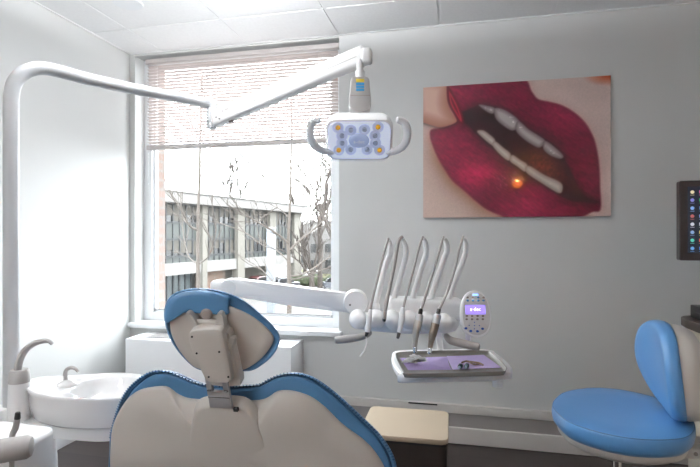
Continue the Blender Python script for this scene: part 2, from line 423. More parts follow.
lips = [(447, 84), (470, 82), (500, 81), (524.6, 80), (531.4, 91.4), (538, 99.5), (549.4, 102.5), (561.4, 106), (573.4, 112.8), (583.6, 122), (590.5, 132.5), (595.6, 145.3), (599, 165.5), (600, 189), (600.4, 210), (592, 212.6), (578.5, 218), (545, 222), (515, 222), (504, 217), (487, 209.2), (475, 199.8), (464.7, 190.4), (452.7, 180), (444, 167.3), (437.3, 155.3), (433, 145), (430.4, 137), (431, 129), (440, 127), (450, 124), (457, 118), (450, 105), (447, 95)]
mouth = [(458, 110), (463, 111), (473, 107), (480, 104.6), (493.8, 106.3), (505, 111), (517, 119), (528.8, 128.5), (544.2, 139), (555, 146), (561.4, 153.6), (567.4, 165.5), (573.4, 177.5), (580, 191), (587, 198), (597.3, 202), (595.6, 204), (583.6, 202.5), (573.4, 201.5), (563, 197.5), (544, 186), (527, 175), (510, 163.5), (490.3, 146.5), (476.6, 134), (469.8, 126), (464, 121)]
SL = sdf(poly(lips)); SM = sdf(poly(mouth))
sk = col((206, 186, 180))*(0.98+0.05*noise(8, 8)[..., None])
low = np.clip((0.42-gv)/0.4, 0, 1)[..., None]*np.clip((0.5-gu)/0.5, 0, 1)[..., None]
sk = sk*(1-low*.25)+col((206, 178, 152))*low*.25
edge = np.exp(-np.clip(-SL, 0, 1)/0.075)[..., None]*np.clip((.62-gu)*3, 0, 1)[..., None]*np.clip((.75-gv)*3, 0, 1)[..., None]
sk = sk*(1-.75*edge)+col((128, 88, 62))*.75*edge
edge2 = np.exp(-np.clip(-SL, 0, 1)/0.02)[..., None]; sk = sk*(1-.3*edge2)+col((176, 110, 96))*.3*edge2
cor = np.clip(1-np.hypot((1-gu)*ASP*.9, (1-gv)*2.2)/.17, 0, 1)[..., None]; sk = sk*(1-cor)+col((176, 76, 36))*cor
sk = sk*(0.97+.06*noise(140, 140)[..., None])
img[:] = sk
wr = noise(26, 120, math.radians(-38))*.6+noise(12, 44, math.radians(-30))*.4; wr2 = noise(60, 60); big = noise(4, 6, .6)
lipc = col((128, 40, 64))*(0.52+.34*wr+.26*wr2*.6+.35*big)[..., None]
inner = np.exp(-np.clip(-SM, 0, 1)/0.05)[..., None]; lipc = lipc*(1-.45*inner)
rim = np.exp(-np.clip(SL, 0, 1)/0.02)[..., None]; lipc = lipc*(1-.35*rim)+col((120, 30, 60))*.2*rim
q = poly([(476, 172)], False)[0]; hl = np.exp(-(((gu-q[0])*ASP*1.5)**2+((gv-q[1])*3)**2)/.03)[..., None]; lipc = lipc*(1+.25*hl)+col((150, 10, 40))*.08*hl
q = poly([(505, 182)], False)[0]; hl = np.exp(-(((gu-q[0])*ASP*2)**2+((gv-q[1])*3.2)**2)/.04)[..., None]
sp = (noise(120, 40, .6) > .72)[..., None]*.5+.3; lipc = lipc+col((150, 110, 130))*.33*hl*sp
img = img*(1-msk(SL, .008))+lipc*msk(SL, .008)
mo = col((42, 16, 20))*(0.8+.4*noise(12, 12)[..., None])
q = poly([(545, 168)], False)[0]; tg = np.exp(-(((gu-q[0])*ASP+(gv-q[1])*.7)**2/.012+((gv-q[1])-(gu-q[0])*.2)**2/.02))[..., None]
mo = mo*(1-tg*.9)+col((112, 56, 48))*(0.7+.5*noise(70, 70)[..., None])*tg*.9
q = poly([(578, 190)], False)[0]; tg = np.exp(-(((gu-q[0])*ASP)**2+(gv-q[1])**2)/.003)[..., None]; mo = mo*(1-tg*.5)+col((74, 50, 38))*tg*.5
img = img*(1-msk(SM))+mo*msk(SM)
UT = [[(479, 104.5), (487, 105.5), (494.4, 108), (493, 113), (487, 111)], [(494.5, 109), (500, 108.3), (509, 112.5), (518.6, 120.5), (518, 127), (512, 130.2), (503, 125), (496, 118)],
      [(518.6, 121.5), (529, 130), (540, 137), (544.6, 141), (542.5, 145.8), (537, 147.2), (524, 139), (516, 130)], [(545.3, 141.5), (556, 149), (563, 156.5), (559.7, 159), (549.4, 155), (543.4, 148.4)]]
LT = [[(477.6, 131.8), (482.6, 130), (489, 134), (494.8, 139.8), (492.5, 145)], [(492.8, 145), (495.5, 141.5), (503, 147.5), (510.4, 154), (508.6, 160.3), (500, 154)],
      [(510.2, 160.8), (512.4, 155.2), (520, 160), (527, 165), (525, 171.5), (517, 166)], [(526.6, 172.5), (528.8, 166.2), (544.2, 175.4), (560.5, 183.3), (562, 191), (558, 193), (543, 184)]]
for grp, c0, c1 in ((UT, (178, 172, 170), (120, 110, 112)), (LT, (196, 190, 182), (150, 140, 132))):
    for pl in grp:
        S = sdf(poly(pl)); g = np.clip(S/.03, 0, 1)[..., None]
        tc_ = col(c1)*(1-g)+col(c0)*g
        tc_ = tc_+col((255, 255, 255))*.25*(noise(50, 50) > .82)[..., None]*g*(.6 if grp is UT else .15)
        img = img*(1-msk(S+.003))+tc_*msk(S+.003)
fing = [(415, 80), (447.5, 80), (448.4, 100.8), (451.8, 111), (457, 120.5), (447.5, 125.2), (439, 126.3), (430.4, 124), (423, 121.4), (415, 118)]
S = sdf(poly(fing)); g = np.clip(S/.10, 0, 1)[..., None]; fc = col((158, 112, 96))*(1-g)+col((212, 178, 164))*g; img = img*(1-msk(S))+fc*msk(S)
sh = np.exp(-np.clip(-S, 0, 1)/.012)[..., None]*(1-msk(S))*np.clip((.75-gv)*40, 0, 1)[..., None]; img = img*(1-.6*sh)
nail = [(447, 85), (450, 87), (457, 99), (462, 111), (464, 121), (460, 123), (453.5, 113), (449.2, 105), (447.2, 97)]
S = sdf(poly(nail)); g = np.exp(-((S-.022)/.007)**2)[..., None]; nc = col((84, 14, 28))*(1-g)+col((168, 56, 72))*g; img = img*(1-msk(S))+nc*msk(S)
img = np.clip(img, 0, 1)**1.12
linimg = np.where(img <= .04045, img/12.92, ((img+.055)/1.055)**2.4)
pic = thing('wall_picture', ((px0+px1)/2, yp, pz0), 'glossy wide picture of parted crimson lips hanging on the grey wall', 'picture')
bm = B(); box(bm, (px0, yp+.001, pz0), (px1, YB-.006, pz1), bev=.0015); fin('panel', bm, mat('acrylic_edge', (190, 190, 192), .2, var=.01), pic)
bm = B(); box(bm, (px0+.12, YB-.006, pz0+.1), (px1-.12, YB-.0005, pz1-.1)); fin('wall_bracket', bm, M_metal, pic)
me = bpy.data.meshes.new('print')
X = px0+(px1-px0)*gu; Z = pz0+(pz1-pz0)*gv
co = np.stack([X, np.full_like(X, yp), Z], -1).reshape(-1, 3)
ii = np.arange((NY-1)*(NX-1)); r_ = ii//(NX-1); c_ = ii % (NX-1); a = r_*NX+c_
me.from_pydata(co.tolist(), [], np.stack([a, a+1, a+1+NX, a+NX], -1).tolist())
at = me.color_attributes.new('ink', 'FLOAT_COLOR', 'POINT')
at.data.foreach_set('color', np.concatenate([linimg.reshape(-1, 3), np.ones((NX*NY, 1))], 1).astype(np.float32).ravel())
m = bpy.data.materials.new('lips_print'); m.use_nodes = True; nt = m.node_tree; b = nt.nodes['Principled BSDF']
an = nt.nodes.new('ShaderNodeAttribute'); an.attribute_name = 'ink'; nt.links.new(an.outputs['Color'], b.inputs['Base Color'])
b.inputs['Roughness'].default_value = .5; b.inputs['Coat Weight'].default_value = .5; b.inputs['Coat Roughness'].default_value = .015; b.inputs['Specular IOR Level'].default_value = .1
me.materials.append(m); po = bpy.data.objects.new('print', me); COL.objects.link(po); po.parent = pic; po.matrix_parent_inverse = Matrix.Translation(WL[pic]).inverted(); po['label'] = 'printed close-up of parted crimson lips, teeth and a red fingernail'
# ================================================================== DENTAL LIGHT
Zv = Vector((0, 0, 1))
base = P(10, 403, 1.5); base.z = 0
lt = thing('dental_light', base, 'white dental operatory light on long bent pole and sprung arm by window', 'lamp')
bm = B()
p0 = P(9.5, 300, 1.5); ptop = P(11, 110, 1.5); p0b = Vector((ptop.x, ptop.y, 0.02))
elb = P(212, 103, 2.12)
pa = P(90, 80.5, 1.72); pb = P(132, 88.5, 1.86); pm = P(45, 68.5, 1.58)
path = [p0b, Vector((ptop.x, ptop.y, .8)), ptop] + cat_open([P(11, 98, 1.5), P(14, 84, 1.505), P(22, 74, 1.52), P(33, 69, 1.545), P(45, 68.5, 1.58), P(60, 71.5, 1.625), P(90, 79.5, 1.72), P(132, 88.5, 1.86), P(185, 98.6, 2.03), P(208, 103.5, 2.11)], 6)
tube(bm, path, .0215, 20); fin('pole', bm, M_pipe, lt)
bm = B(); lathe(bm, [(.001, .0), (.05, .0), (.05, .012), (.04, .02), (.024, .03), (.001, .03)], 32, Matrix.Translation((p0b.x, p0b.y, 0))); fin('base_plate', bm, M_pipe, lt)
bm = B(); e0 = P(211.5, 101.5, 2.12); e1 = P(211.5, 127, 2.12)
tube(bm, cat_open([P(203, 101.5, 2.09), P(209, 102.5, 2.115), P(212, 106, 2.12), P(212, 116, 2.12), P(212, 127, 2.12)], 5), [.020, .021, .022, .022, .021], 20, round_end=True); fin('elbow_joint', bm, M_pipe, lt)
bm = B(); a0 = P(214, 119.5, 2.10); a1 = P(366, 54.5, 1.80)
Mx, L = along(a0, a1); 
box(bm, (0, -.022, -.036), (L, .022, .036), bev=.014, segs=4, M=Mx); arm = fin('spring_arm', bm, M_plastic, lt)
bm = B(); box(bm, (.06, -.0228, -.004), (L-.03, -.0215, -.0025), M=Mx); box(bm, (.06, .0215, -.004), (L-.03, .0228, -.0025), M=Mx); fin('seam', bm, M_grey, arm)
bm = B(); T = Mx @ frame((.085, -.0225, .010), (1, 0, 0), (0, 0, 1), (0, -1, 0)); text_bm(bm, 'a-dec', .018, T); fin('lettering', bm, M_grey2, arm, label='small grey brand lettering on the arm')
for s, z in ((.03, -.005), (.045, -.017)):
    bm = B(); lathe(bm, [(.001, 0), (.0035, 0), (.0035, .002), (.001, .002)], 12, Mx @ frame((s, -.0215, z), (1, 0, 0), (0, 0, 1), (0, -1, 0))); fin('screw', bm, M_dgrey, arm)
bm = B(); tube(bm, [Mx @ Vector((.085, 0, -.042)), Mx @ Vector((.085, 0, -.03))], .011, 14); fin('tension_knob', bm, M_grey2, arm)
# end cap + stem
bm = B(); hc = P(366.5, 56, 1.795); 
box(bm, (-.018, -.023, -.030), (.020, .023, .026), bev=.012, segs=4, M=Matrix.Translation(hc)); fin('end_cap', bm, M_plastic, lt)
hx = P(360, 76, 1.79)
bm = B(); 
top = P(360, 60, 1.79); tube(bm, [top, P(360, 73, 1.79)], .0125, 16); tube(bm, [P(360, 71.5, 1.79), P(360, 79.5, 1.79)], .0175, 20); fin('stem', bm, M_plastic, lt)
# yoke block
dl = 1.79; s_ = dl/F
bm = B(); c = P(360, 95, dl)
view_y = Vector((-SN, CS, 0)); view_x = Vector((CS, SN, 0))
Mh = frame(c, view_x, view_y, Zv)
out = [(-8.5*s_, 15.5*s_), (-5*s_, 16.5*s_), (5*s_, 16.5*s_), (8.5*s_, 15.0*s_), (9.6*s_, 8*s_), (9.6*s_, -16*s_), (-9.6*s_, -16*s_), (-9.6*s_, 8*s_)]
My = frame(c, view_x, Zv, -view_y)
pillow(bm, out, My, [(.85, -.028), (.97, -.026), (1, -.02), (1, .018), (.96, .026), (.85, .028)], 64, k=4); yk = fin('yoke', bm, M_grey, lt)
bm = B(); box(bm, (-4*s_, -.0295, 10.5*s_), (4*s_, -.0275, 13.5*s_), M=Mh); fin('yellow_label', bm, mat('label_yellow', (214, 186, 60), .5, var=.02), yk)
bm = B()
for k in range(3): box(bm, (-4*s_, -.0295, (7.6-k*2.9)*s_), (4*s_, -.0275, (9.8-k*2.9)*s_), M=Mh)
fin('blue_label', bm, mat('label_blue', (60, 150, 200), .5, var=.02), yk)
bm = B(); box(bm, (-9.8*s_, -.0285, -3*s_), (9.8*s_, .029, -2.2*s_), M=Mh); fin('joint_line', bm, M_grey2, yk)
# head : tilted down
TLT = math.radians(36)
hcn = P(359.3, 139.5, 1.73)
nrm = (-view_y*math.cos(TLT)-Zv*math.sin(TLT)).normalized(); upv = (-view_y*math.sin(TLT)+Zv*math.cos(TLT)).normalized()
MH = frame(hcn, view_x, upv, nrm)          # x right, y up the plate, z toward viewer
W, Hh = 63.5*1.73/F, .148
bm = B(); pillow(bm, rrect(W+.006, Hh+.006, .035), MH, [(.45, -.090), (.74, -.084), (.93, -.068), (1.0, -.044), (1.025, -.018), (1.01, .004), (.985, .008)], 96, k=0); head = fin('lamp_head', bm, M_plastic, lt, sharp=60)
bm = B(); pillow(bm, rrect(W-.008, Hh-.008, .03), MH, [(1, .0), (1, .010), (.985, .0115)], 96, k=0); fin('reflector_plate', bm, mat('reflector_plate', (226, 231, 246), .35, 0, var=.02, emit=(222, 230, 252), estr=.36), head)  # weak emission added to brighten the plate; the lamp itself is off
def inplate(px, py): 
    q = onPlane(px, py, hcn+nrm*.012, nrm)-hcn; return q.dot(view_x), q.dot(upv)
spots = [(338, 127.5, 'y'), (350.8, 130, 'b'), (364.5, 129.5, 'b'), (378, 127, 'y'), (342, 135.6, 'b'), (375, 135.6, 'b'), (342, 143, 'b'), (375.5, 143, 'b'), (338.8, 150, 'y'), (350.8, 149.5, 'b'), (367, 149.5, 'b'), (379.6, 150, 'y')]
for px, py, k in spots:
    x, y = inplate(px, py)
    bm = B(); lathe(bm, [(.0195, .010), (.0195, .0150), (.0180, .0150), (.0110, .0120), (.001, .0105)], 24, MH @ Matrix.Translation((x, y, 0))); cup = fin('reflector_cup', bm, mat('cup_blue', (214, 221, 238), .2, 0, var=.02, emit=(200, 212, 245), estr=.16), head)  # small emission lightens the cups in place of light falling on them
    bm = B(); lathe(bm, [(.0085, .011), (.0085, .0150), (.006, .0178), (.001, .0185)], 20, MH @ Matrix.Translation((x, y, 0)))
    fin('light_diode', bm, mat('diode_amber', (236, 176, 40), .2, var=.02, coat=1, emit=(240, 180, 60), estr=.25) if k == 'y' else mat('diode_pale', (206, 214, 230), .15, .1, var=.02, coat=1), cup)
x, y = inplate(359, 140.5)
bm = B(); pillow(bm, [(x+.036*math.cos(a*PI/12), y+.027*math.sin(a*PI/12)) for a in range(24)], MH, [(1, .010), (1, .014), (.85, .019), (.5, .022), (.2, .023)], 48, k=0); cd = fin('centre_badge', bm, mat('badge', (186, 198, 226), .25, .1, var=.02, emit=(190, 205, 245), estr=.16), head)  # badge lightened by added emission, gives no light of its own
bm = B(); text_bm(bm, 'a-dec', .018, MH @ Matrix.Translation((x, y, .0232))); fin('lettering', bm, M_white, cd, label='pale brand lettering on lamp badge')
bm = B(); pillow(bm, rrect(W-.004, Hh-.004, .033), MH, [(1, .006), (1, .026), (.985, .030)], 96, k=0); fin('clear_cover', bm, M_clear, head)
for s in (-1, 1):
    bm = B()
    if s < 0: pts = [P(334, 152, 1.76), P(326, 151.5, 1.745), P(317, 147.5, 1.72), P(311.5, 141, 1.70), P(309.8, 132, 1.69), P(311, 124.5, 1.68), P(314.5, 120.5, 1.675), P(319, 120.3, 1.67)]
    else: pts = [P(386, 152, 1.76), P(394, 151.3, 1.745), P(401.5, 147.5, 1.72), P(406, 141, 1.70), P(407.4, 132, 1.69), P(405.5, 124.5, 1.68), P(402, 121, 1.675), P(398, 119.8, 1.67)]
    tube(bm, pts, [.0125, .0125, .0135, .014, .014, .0135, .013, .012], 16, k=5, round_end=True); fin('handle', bm, M_plastic, lt)
# ================================================================== CHAIR
a_ = math.radians(-3); FD = Vector((math.sin(a_), math.cos(a_), 0)); RR = Vector((math.cos(a_), -math.sin(a_), 0))
def tilted(px, py, d, rec, roll=0.0, yawd=0.0):
    fd = Matrix.Rotation(-math.radians(yawd), 3, 'Z') @ FD; rr = Matrix.Rotation(-math.radians(yawd), 3, 'Z') @ RR
    o = P(px, py, d); r = math.radians(rec)
    U = -fd*math.sin(r)+Zv*math.cos(r); N = -fd*math.cos(r)-Zv*math.sin(r)
    return o, rr, U, N, frame(o, rr, U, N)
CO, CR, CU, CN, MC = tilted(220, 392, 1.10, 20)
def pl2(pts, o, x, y, n): return [((onPlane(px, py, o, n)-o).dot(x), (onPlane(px, py, o, n)-o).dot(y)) for px, py in pts]
ch = thing('dental_chair', (CO.x+.06, CO.y+.7, 0), 'blue upholstered reclining dental chair with beige back shell, seen from behind', 'chair')
bo = [(108.5, 452), (109.2, 438), (111.3, 426), (118.5, 403.5), (125.5, 390.5), (134.4, 381), (145.8, 373), (157, 370), (169, 371), (180, 375.2), (191.7, 380.5), (203, 383.6), (219, 385), (240, 385), (259, 383.8), (270.6, 378), (282, 373.5), (293.5, 372.3), (305, 374), (316.5, 378.5), (330, 387.5), (346, 401), (364.6, 418.3), (380.6, 434), (391.5, 450), (396.3, 462), (399, 480), (397, 510), (385, 540), (350, 570), (290, 590), (215, 590), (150, 575), (118, 550), (108, 510), (107.5, 475)]
si = [(111.8, 467), (112.3, 445), (114.2, 426.5), (120.6, 410.4), (129.8, 396.7), (141, 388.8), (152.7, 385.9), (164.5, 384.8), (171, 386.6), (178, 392), (187, 396.3), (198.6, 397.8), (220, 398.6), (250, 399.2), (263, 398.2), (270.6, 394.8), (277.5, 390), (286.7, 388.8), (298, 390.5), (312, 395.7), (325.6, 405.8), (338.4, 418.6), (348.6, 427.2), (362.6, 437.2), (375, 450), (385, 467), (389, 485), (387, 510), (375, 540), (340, 562), (290, 578), (215, 578), (155, 566), (124, 545), (113, 510), (111.6, 485)]
bo2 = pl2(bo, CO, CR, CU, CN); si2 = pl2(si, CO, CR, CU, CN)
cc = (0.03, -.17)
def sag(q, s): return 0
bm = B(); pillow(bm, bo2, MC, [(.45, .004), (.90, .004), (.935, .004), (.952, .002), (.960, -.005), (.966, -.006), (.972, .001), (.984, .004), (.994, .001), (1.0, -.010), (1.002, -.03), (.99, -.045), (.95, -.062), (.85, -.070), (.5, -.055), (.2, -.05)], 220, c=cc, k=6, sh=(.32, .75)); cush = fin('back_cushion', bm, M_blue, ch, sharp=70)
o2 = resample(cat_closed([Vector(p) for p in bo2], 6), 300); c2 = Vector(cc)
bm = B(); ring = [MC @ Vector((*(c2+(p-c2)*.962), -.0052)) for p in o2]
tube(bm, ring+[ring[0]], .0026, 8, cap=False); fin('piping', bm, M_bluep, cush)
bm = B()
for i in range(70, 70+0): pass
# stitched ribs along the piping
M3 = MC.to_3x3()
for i in range(300):
    p = c2+(o2[i]-c2)*.985
    if p.y < -.16: continue
    hh = .0030; q = MC @ Vector((p.x+.32*hh, p.y+.75*hh, hh)); nx = (o2[(i+1) % 300]-o2[i]).normalized()
    box(bm, (-.0013, -.0036, -.001), (.0013, .0036, .0016), bev=.0008, segs=1, M=frame(q, M3 @ Vector((nx.x, nx.y, 0)), M3 @ Vector((-nx.y, nx.x, 0)), M3 @ Vector((0, 0, 1))))
fin('stitching', bm, M_bluep, cush)
# shell with domed back and slight shoulder relief
def relief(q, s):
    u, v = q.x, q.y
    f = max(0, min(1, (1-s)/.25))
    band = math.exp(-((v+.13+abs(u-.02)*.25)/.03)**2)*.006 + -.004*math.exp(-((v+.18+abs(u-.02)*.2)/.04)**2)
    return f*band
bm = B(); pillow(bm, si2, MC, [(1.0, .000), (1.002, .006), (.993, .0105), (.975, .013), (.94, .017), (.88, .024), (.80, .030), (.70, .035), (.6, .039), (.5, .041), (.4, .043), (.3, .044), (.2, .045), (.1, .045)], 240, c=cc, k=6, fn=relief); shell = fin('back_shell', bm, M_beige, ch, sharp=70)
rg = [(207, 402.5), (199, 405.5), (195, 413), (192.3, 428), (190.6, 445), (191, 467), (193, 500), (200, 560), (272, 560), (286, 500), (278, 467), (270.6, 447), (261, 426), (252.5, 411), (246, 405), (239, 402.5), (223, 401.5)]
rg2 = pl2(rg, CO+CN*.03, CR, CU, CN)
bm = B(); pillow(bm, rg2, frame(CO, CR, CU, CN), [(1.05, .020), (1.025, .031), (1.0, .0375), (.985, .0415), (.96, .0435), (.90, .0450), (.6, .049), (.3, .050)], 140, k=5, c=(0.0, -.19)); fin('spine_cover', bm, M_beige, ch, sharp=80)
# slot next to bracket
bm = B(); q = onPlane(236.5, 408.5, CO+CN*.048, CN); box(bm, (-.005, -.004, -.001), (.005, .004, .006), M=frame(q, CR, CU, CN)); fin('slot', bm, M_dark, ch)
# ------------ headrest
HO, HR, HU, HN, MHd = tilted(222, 332, 1.05, 8, yawd=-9)
ho = [(163.4, 316), (165.6, 302.5), (174, 293), (188, 288.6), (207, 288), (229.6, 293.2), (246, 301.5), (263, 315.5), (276.5, 329), (280.5, 338.5), (277.5, 349), (270.5, 358.5), (260, 367), (251, 371), (240, 371.5), (225, 371.5), (208, 371.5), (196, 368.8), (185, 360), (174, 346.5), (167, 332.5)]
hi_ = [(171, 315), (173.5, 308), (182, 303), (200, 301), (222, 303.5), (238, 309), (252, 316), (266.6, 327.5), (273.7, 337.5), (270.4, 347), (260.5, 358.8), (247.5, 367.5), (238, 369.8), (224, 370), (209, 370), (198, 367.5), (190.6, 362.5), (180, 349.6), (173, 335.7), (170.8, 324.5)]
ho2 = pl2(ho, HO, HR, HU, HN); hi2 = pl2(hi_, HO, HR, HU, HN)
bm = B(); pillow(bm, ho2, MHd, [(.5, .000), (.93, .000), (.965, .005), (.99, .002), (1.0, -.010), (1.0, -.03), (.975, -.045), (.90, -.056), (.6, -.050), (.2, -.045)], 160, c=(-.003, .0), sh=(.3, .32)); hr = fin('headrest_cushion', bm, M_blue, ch, sharp=75)
bm = B(); pillow(bm, hi2, MHd, [(1.0, -.002), (1.0, .004), (.985, .006), (.8, .004), (.5, .002), (.2, .001)], 140, c=(-.003, -.0)); fin('headrest_shell', bm, M_beige2, ch, sharp=75)
# blue flap folded over the top edge
fl = [(166.5, 311), (168, 303), (175.5, 295), (188, 290.5), (207, 289.8), (226, 294.5), (230, 297), (230, 303), (229.6, 308), (229, 313.3), (215, 313), (198, 312), (185, 311.4), (177, 312), (172, 316), (169, 322), (166, 318)]
fl2 = pl2(fl, HO, HR, HU, HN)
bm = B(); pillow(bm, fl2, MHd, [(1.0, -.002), (1.0, .0065), (.985, .0105), (.95, .0125), (.7, .0135), (.4, .0135)], 140, k=5, c=(cent([Vector(p) for p in fl2]))+Vector((0, .004))); fin('headrest_flap', bm, M_blue, ch, sharp=75)
# headrest mechanism
def hp(px, py, off): q = onPlane(px, py, HO+HN*off, HN)-HO; return q.dot(HR), q.dot(HU)
hs = [(189, 337), (191, 331.5), (195.5, 329.3), (216.5, 328.3), (221, 330.5), (223.5, 335), (231.5, 375), (230.5, 380), (226.5, 382.6), (211, 381.8), (206, 379), (203.5, 374), (193.5, 354)]
h2 = [hp(x, y, .05) for x, y in hs]
bm = B(); pillow(bm, h2, MHd, [(1.03, .002), (1.03, .034), (1.005, .048), (.985, .0525), (.95, .0535), (.6, .054), (.3, .054)], 120, k=2); hb = fin('headrest_housing', bm, M_beige2, ch, sharp=60)
h3 = [hp(x+6.5, y-1.5, .015) for x, y in [(193, 336), (197, 331), (222, 330), (226, 337), (236, 378), (232, 384), (212, 384), (205, 378)]]
bm = B(); pillow(bm, h3, MHd, [(1.0, .001), (1.0, .028), (.97, .034), (.6, .034)], 90, k=3); fin('housing_base', bm, M_beige2, ch, sharp=60)
for px, py in ((192.3, 336.5), (197, 353), (219.5, 351.5), (228.6, 376.5), (209, 376.5)):
    x, y = hp(px, py, .052); bm = B(); lathe(bm, [(.001, .052), (.0022, .052), (.0022, .0555), (.001, .0555)], 10, MHd @ Matrix.Translation((x, y, -.0008))); fin('screw', bm, M_dark, hb)
# fork ears at top
for pts in ([(192, 331), (188, 318), (185.5, 313), (190, 313), (196, 322), (199, 331)], [(216, 331), (216, 322), (217, 313.5), (222, 313.5), (224, 322), (225, 334), (219, 334)]):
    bm = B(); pillow(bm, [hp(x, y, .03) for x, y in pts], MHd, [(1, .004), (1, .026), (.93, .032), (.6, .032)], 60, k=4); fin('fork_arm', bm, M_beige2, ch)
bm = B(); a, b_ = hp(195, 322.5, .02), hp(221, 323, .02); tube(bm, [MHd @ Vector((*a, .018)), MHd @ Vector((*b_, .018))], .007, 14); fin('hinge_pin', bm, M_beige2, ch)
bm = B(); a = hp(207, 314, .01); lathe(bm, [(.001, .010), (.012, .010), (.013, .014), (.009, .018), (.001, .019)], 24, MHd @ Matrix.Translation((*a, 0))); fin('pivot_disc', bm, M_grey2, ch)
# side lever
lv = [(227.5, 350), (226.5, 346), (229, 340), (231, 337), (234.5, 337.5), (234.5, 341), (232.5, 346), (231, 350)]
bm = B(); pillow(bm, [hp(x, y, .035) for x, y in lv], MHd, [(.95, .018), (1, .024), (1, .036), (.9, .040)], 50, k=3); fin('release_lever', bm, M_beige2, ch, sharp=60)
bm = B(); a, b_ = hp(226, 331, .02), hp(236, 360, .02)
Ma, La = along(MHd @ Vector((*a, .015)), MHd @ Vector((*b_, .015)), HN); box(bm, (0, -.003, -.012), (La, .003, .012), bev=.001, M=Ma); fin('slide_rail', bm, M_grey2, ch)
# metal post from housing into back
bt0 = onPlane(219.8, 396, CO+CN*.046, CN)
Mb = frame(bt0, CR, CU, CN); k_ = 1.08/F
bm = B()
box(bm, (-11.3*k_, -12.5*k_, -.004), (11.3*k_, 6*k_, .005), bev=.001, M=Mb)
for s in (-1, 1): box(bm, (s*8.4*k_-3*k_, 5*k_, -.004), (s*8.4*k_+3*k_, 22*k_, .004), bev=.0012, M=Mb)
fin('headrest_bracket', bm, M_metal, ch)
bm = B(); box(bm, (-10.9*k_, -.3*k_, .0045), (10.9*k_, .5*k_, .0058), M=Mb)
for s in (-1, 1): tube(bm, [Mb @ Vector((s*8.4*k_-.004, 8*k_, .006)), Mb @ Vector((s*8.4*k_+.004, 8*k_, .006))], .002, 8)
fin('bracket_pin', bm, M_dgrey, ch)
bm = B(); box(bm, (-8*k_, 4*k_, -.045), (8*k_, 30*k_, -.028), bev=.002, M=Mb); fin('slide_plate', bm, M_grey, ch)
# seat, leg rest, base (beyond the back)
def cl(f, r, z): return Vector((CO.x, CO.y, 0))+FD*f+RR*r+Zv*z
Ms = frame(cl(.0, .0, 0), RR, FD, Zv)
bm = B(); pillow(bm, rrect(.50, .52, .12, cy=.50, cx=.04), Ms, [(.9, .43), (1, .45), (1.0, .475), (.97, .50), (.85, .51), (.4, .505)], 120, k=0); fin('seat_cushion', bm, M_blue, ch, sharp=70)
bm = B(); pillow(bm, rrect(.46, .50, .1, cy=.50, cx=.04), Ms, [(.7, .37), (.95, .40), (1, .445)], 100, k=0); fin('seat_shell', bm, M_beige, ch, sharp=70)
q = P(352, 414, 1.95)
fe = (q-Vector((CO.x, CO.y, 0))).dot(FD); fr_ = (q-Vector((CO.x, CO.y, 0))).dot(RR)
bm = B(); lg = rrect(.38, .60, .13, cy=fe-.30, cx=fr_-.155)
def slope(qq, s): return -.10*(qq.y-(fe-.55))
zl = q.z+.055
bm = B(); pillow(bm, lg, Ms, [(.9, zl-.065), (1, zl-.05), (1, zl-.025), (.96, zl-.006), (.6, zl)], 120, k=0, fn=slope); fin('leg_rest', bm, M_blue, ch, sharp=70)
bm = B(); pillow(bm, rrect(.41, .30, .13, cy=fe-.125, cx=fr_-.155), Ms, [(.9, zl-.07), (1, zl-.055), (1, zl-.018), (.96, zl+.001), (.6, zl+.006)], 120, k=0, fn=slope); fin('foot_cover', bm, M_clear, ch, sharp=70, label='clear plastic foot cover')
bm = B(); box(bm, (-.02, .42, .10), (.10, .62, .38), bev=.03, M=Ms); fin('lift_column', bm, M_beige, ch)
bm = B(); pillow(bm, rrect(.42, .75, .12, cy=.52, cx=.04), Ms, [(1, 0), (1, .05), (.96, .09), (.7, .11)], 100, k=0); fin('chair_base', bm, M_beige, ch, sharp=60)
bm = B(); box(bm, (-.03, .10, .36), (.11, .40, .41), bev=.015, M=Ms)
tube(bm, [Ms @ Vector((.04, .12, .385)), CO+RR*.02-CU*.40-CN*.02], .03, 12); fin('back_hinge', bm, M_dgrey, ch)
# ================================================================== DELIVERY UNIT
k0 = P(224, 292, 1.72)
du = thing('delivery_unit', (k0.x, k0.y, 0), 'white instrument delivery unit on a swing arm between chair and grey wall', 'dental unit')
bm = B(); tube(bm, [Vector((k0.x, k0.y, 0.0)), k0+Vector((0, 0, -.03))], .03, 20); fin('support_post', bm, M_plastic, du)
bm = B(); lathe(bm, [(.001, 0), (.06, 0), (.06, .012), (.035, .03), (.001, .03)], 32, Matrix.Translation((k0.x, k0.y, 0))); fin('base_plate', bm, M_plastic, du)
bm = B(); box(bm, (-.035, -.035, -.03), (.030, .035, .024), bev=.015, segs=4, M=Matrix.Translation(P(222.5, 286.5, 1.76))); fin('arm_knuckle', bm, M_plastic, du)
A0 = P(230, 286.5, 1.74); A1 = P(353, 302.5, 1.68)
Ma, La = along(A0, A1)
bm = B(); ox = [(0, .031), (La, .031), (La, -.034), (0, -.034)]
ol = [Vector((-.012, .016)), Vector((0, .0285)), Vector((.015, .031))]+[Vector((La*i/4, .031+.001*math.sin(i))) for i in range(1, 4)]+[Vector((La, .031)), Vector((La+.02, .0)), Vector((La, -.033)), Vector((La*.5, -.036)), Vector((.10, -.032)), Vector((0, -.0285)), Vector((-.012, -.016))]
pillow(bm, [(v.x, v.y) for v in ol], Ma @ frame((0, 0, 0), (1, 0, 0), (0, 0, 1), (0, -1, 0)), [(.96, -.026), (.99, -.024), (1, -.018), (1, .018), (.99, .024), (.96, .026)], 120, k=0); armd = fin('swing_arm', bm, M_plastic, du, sharp=60)
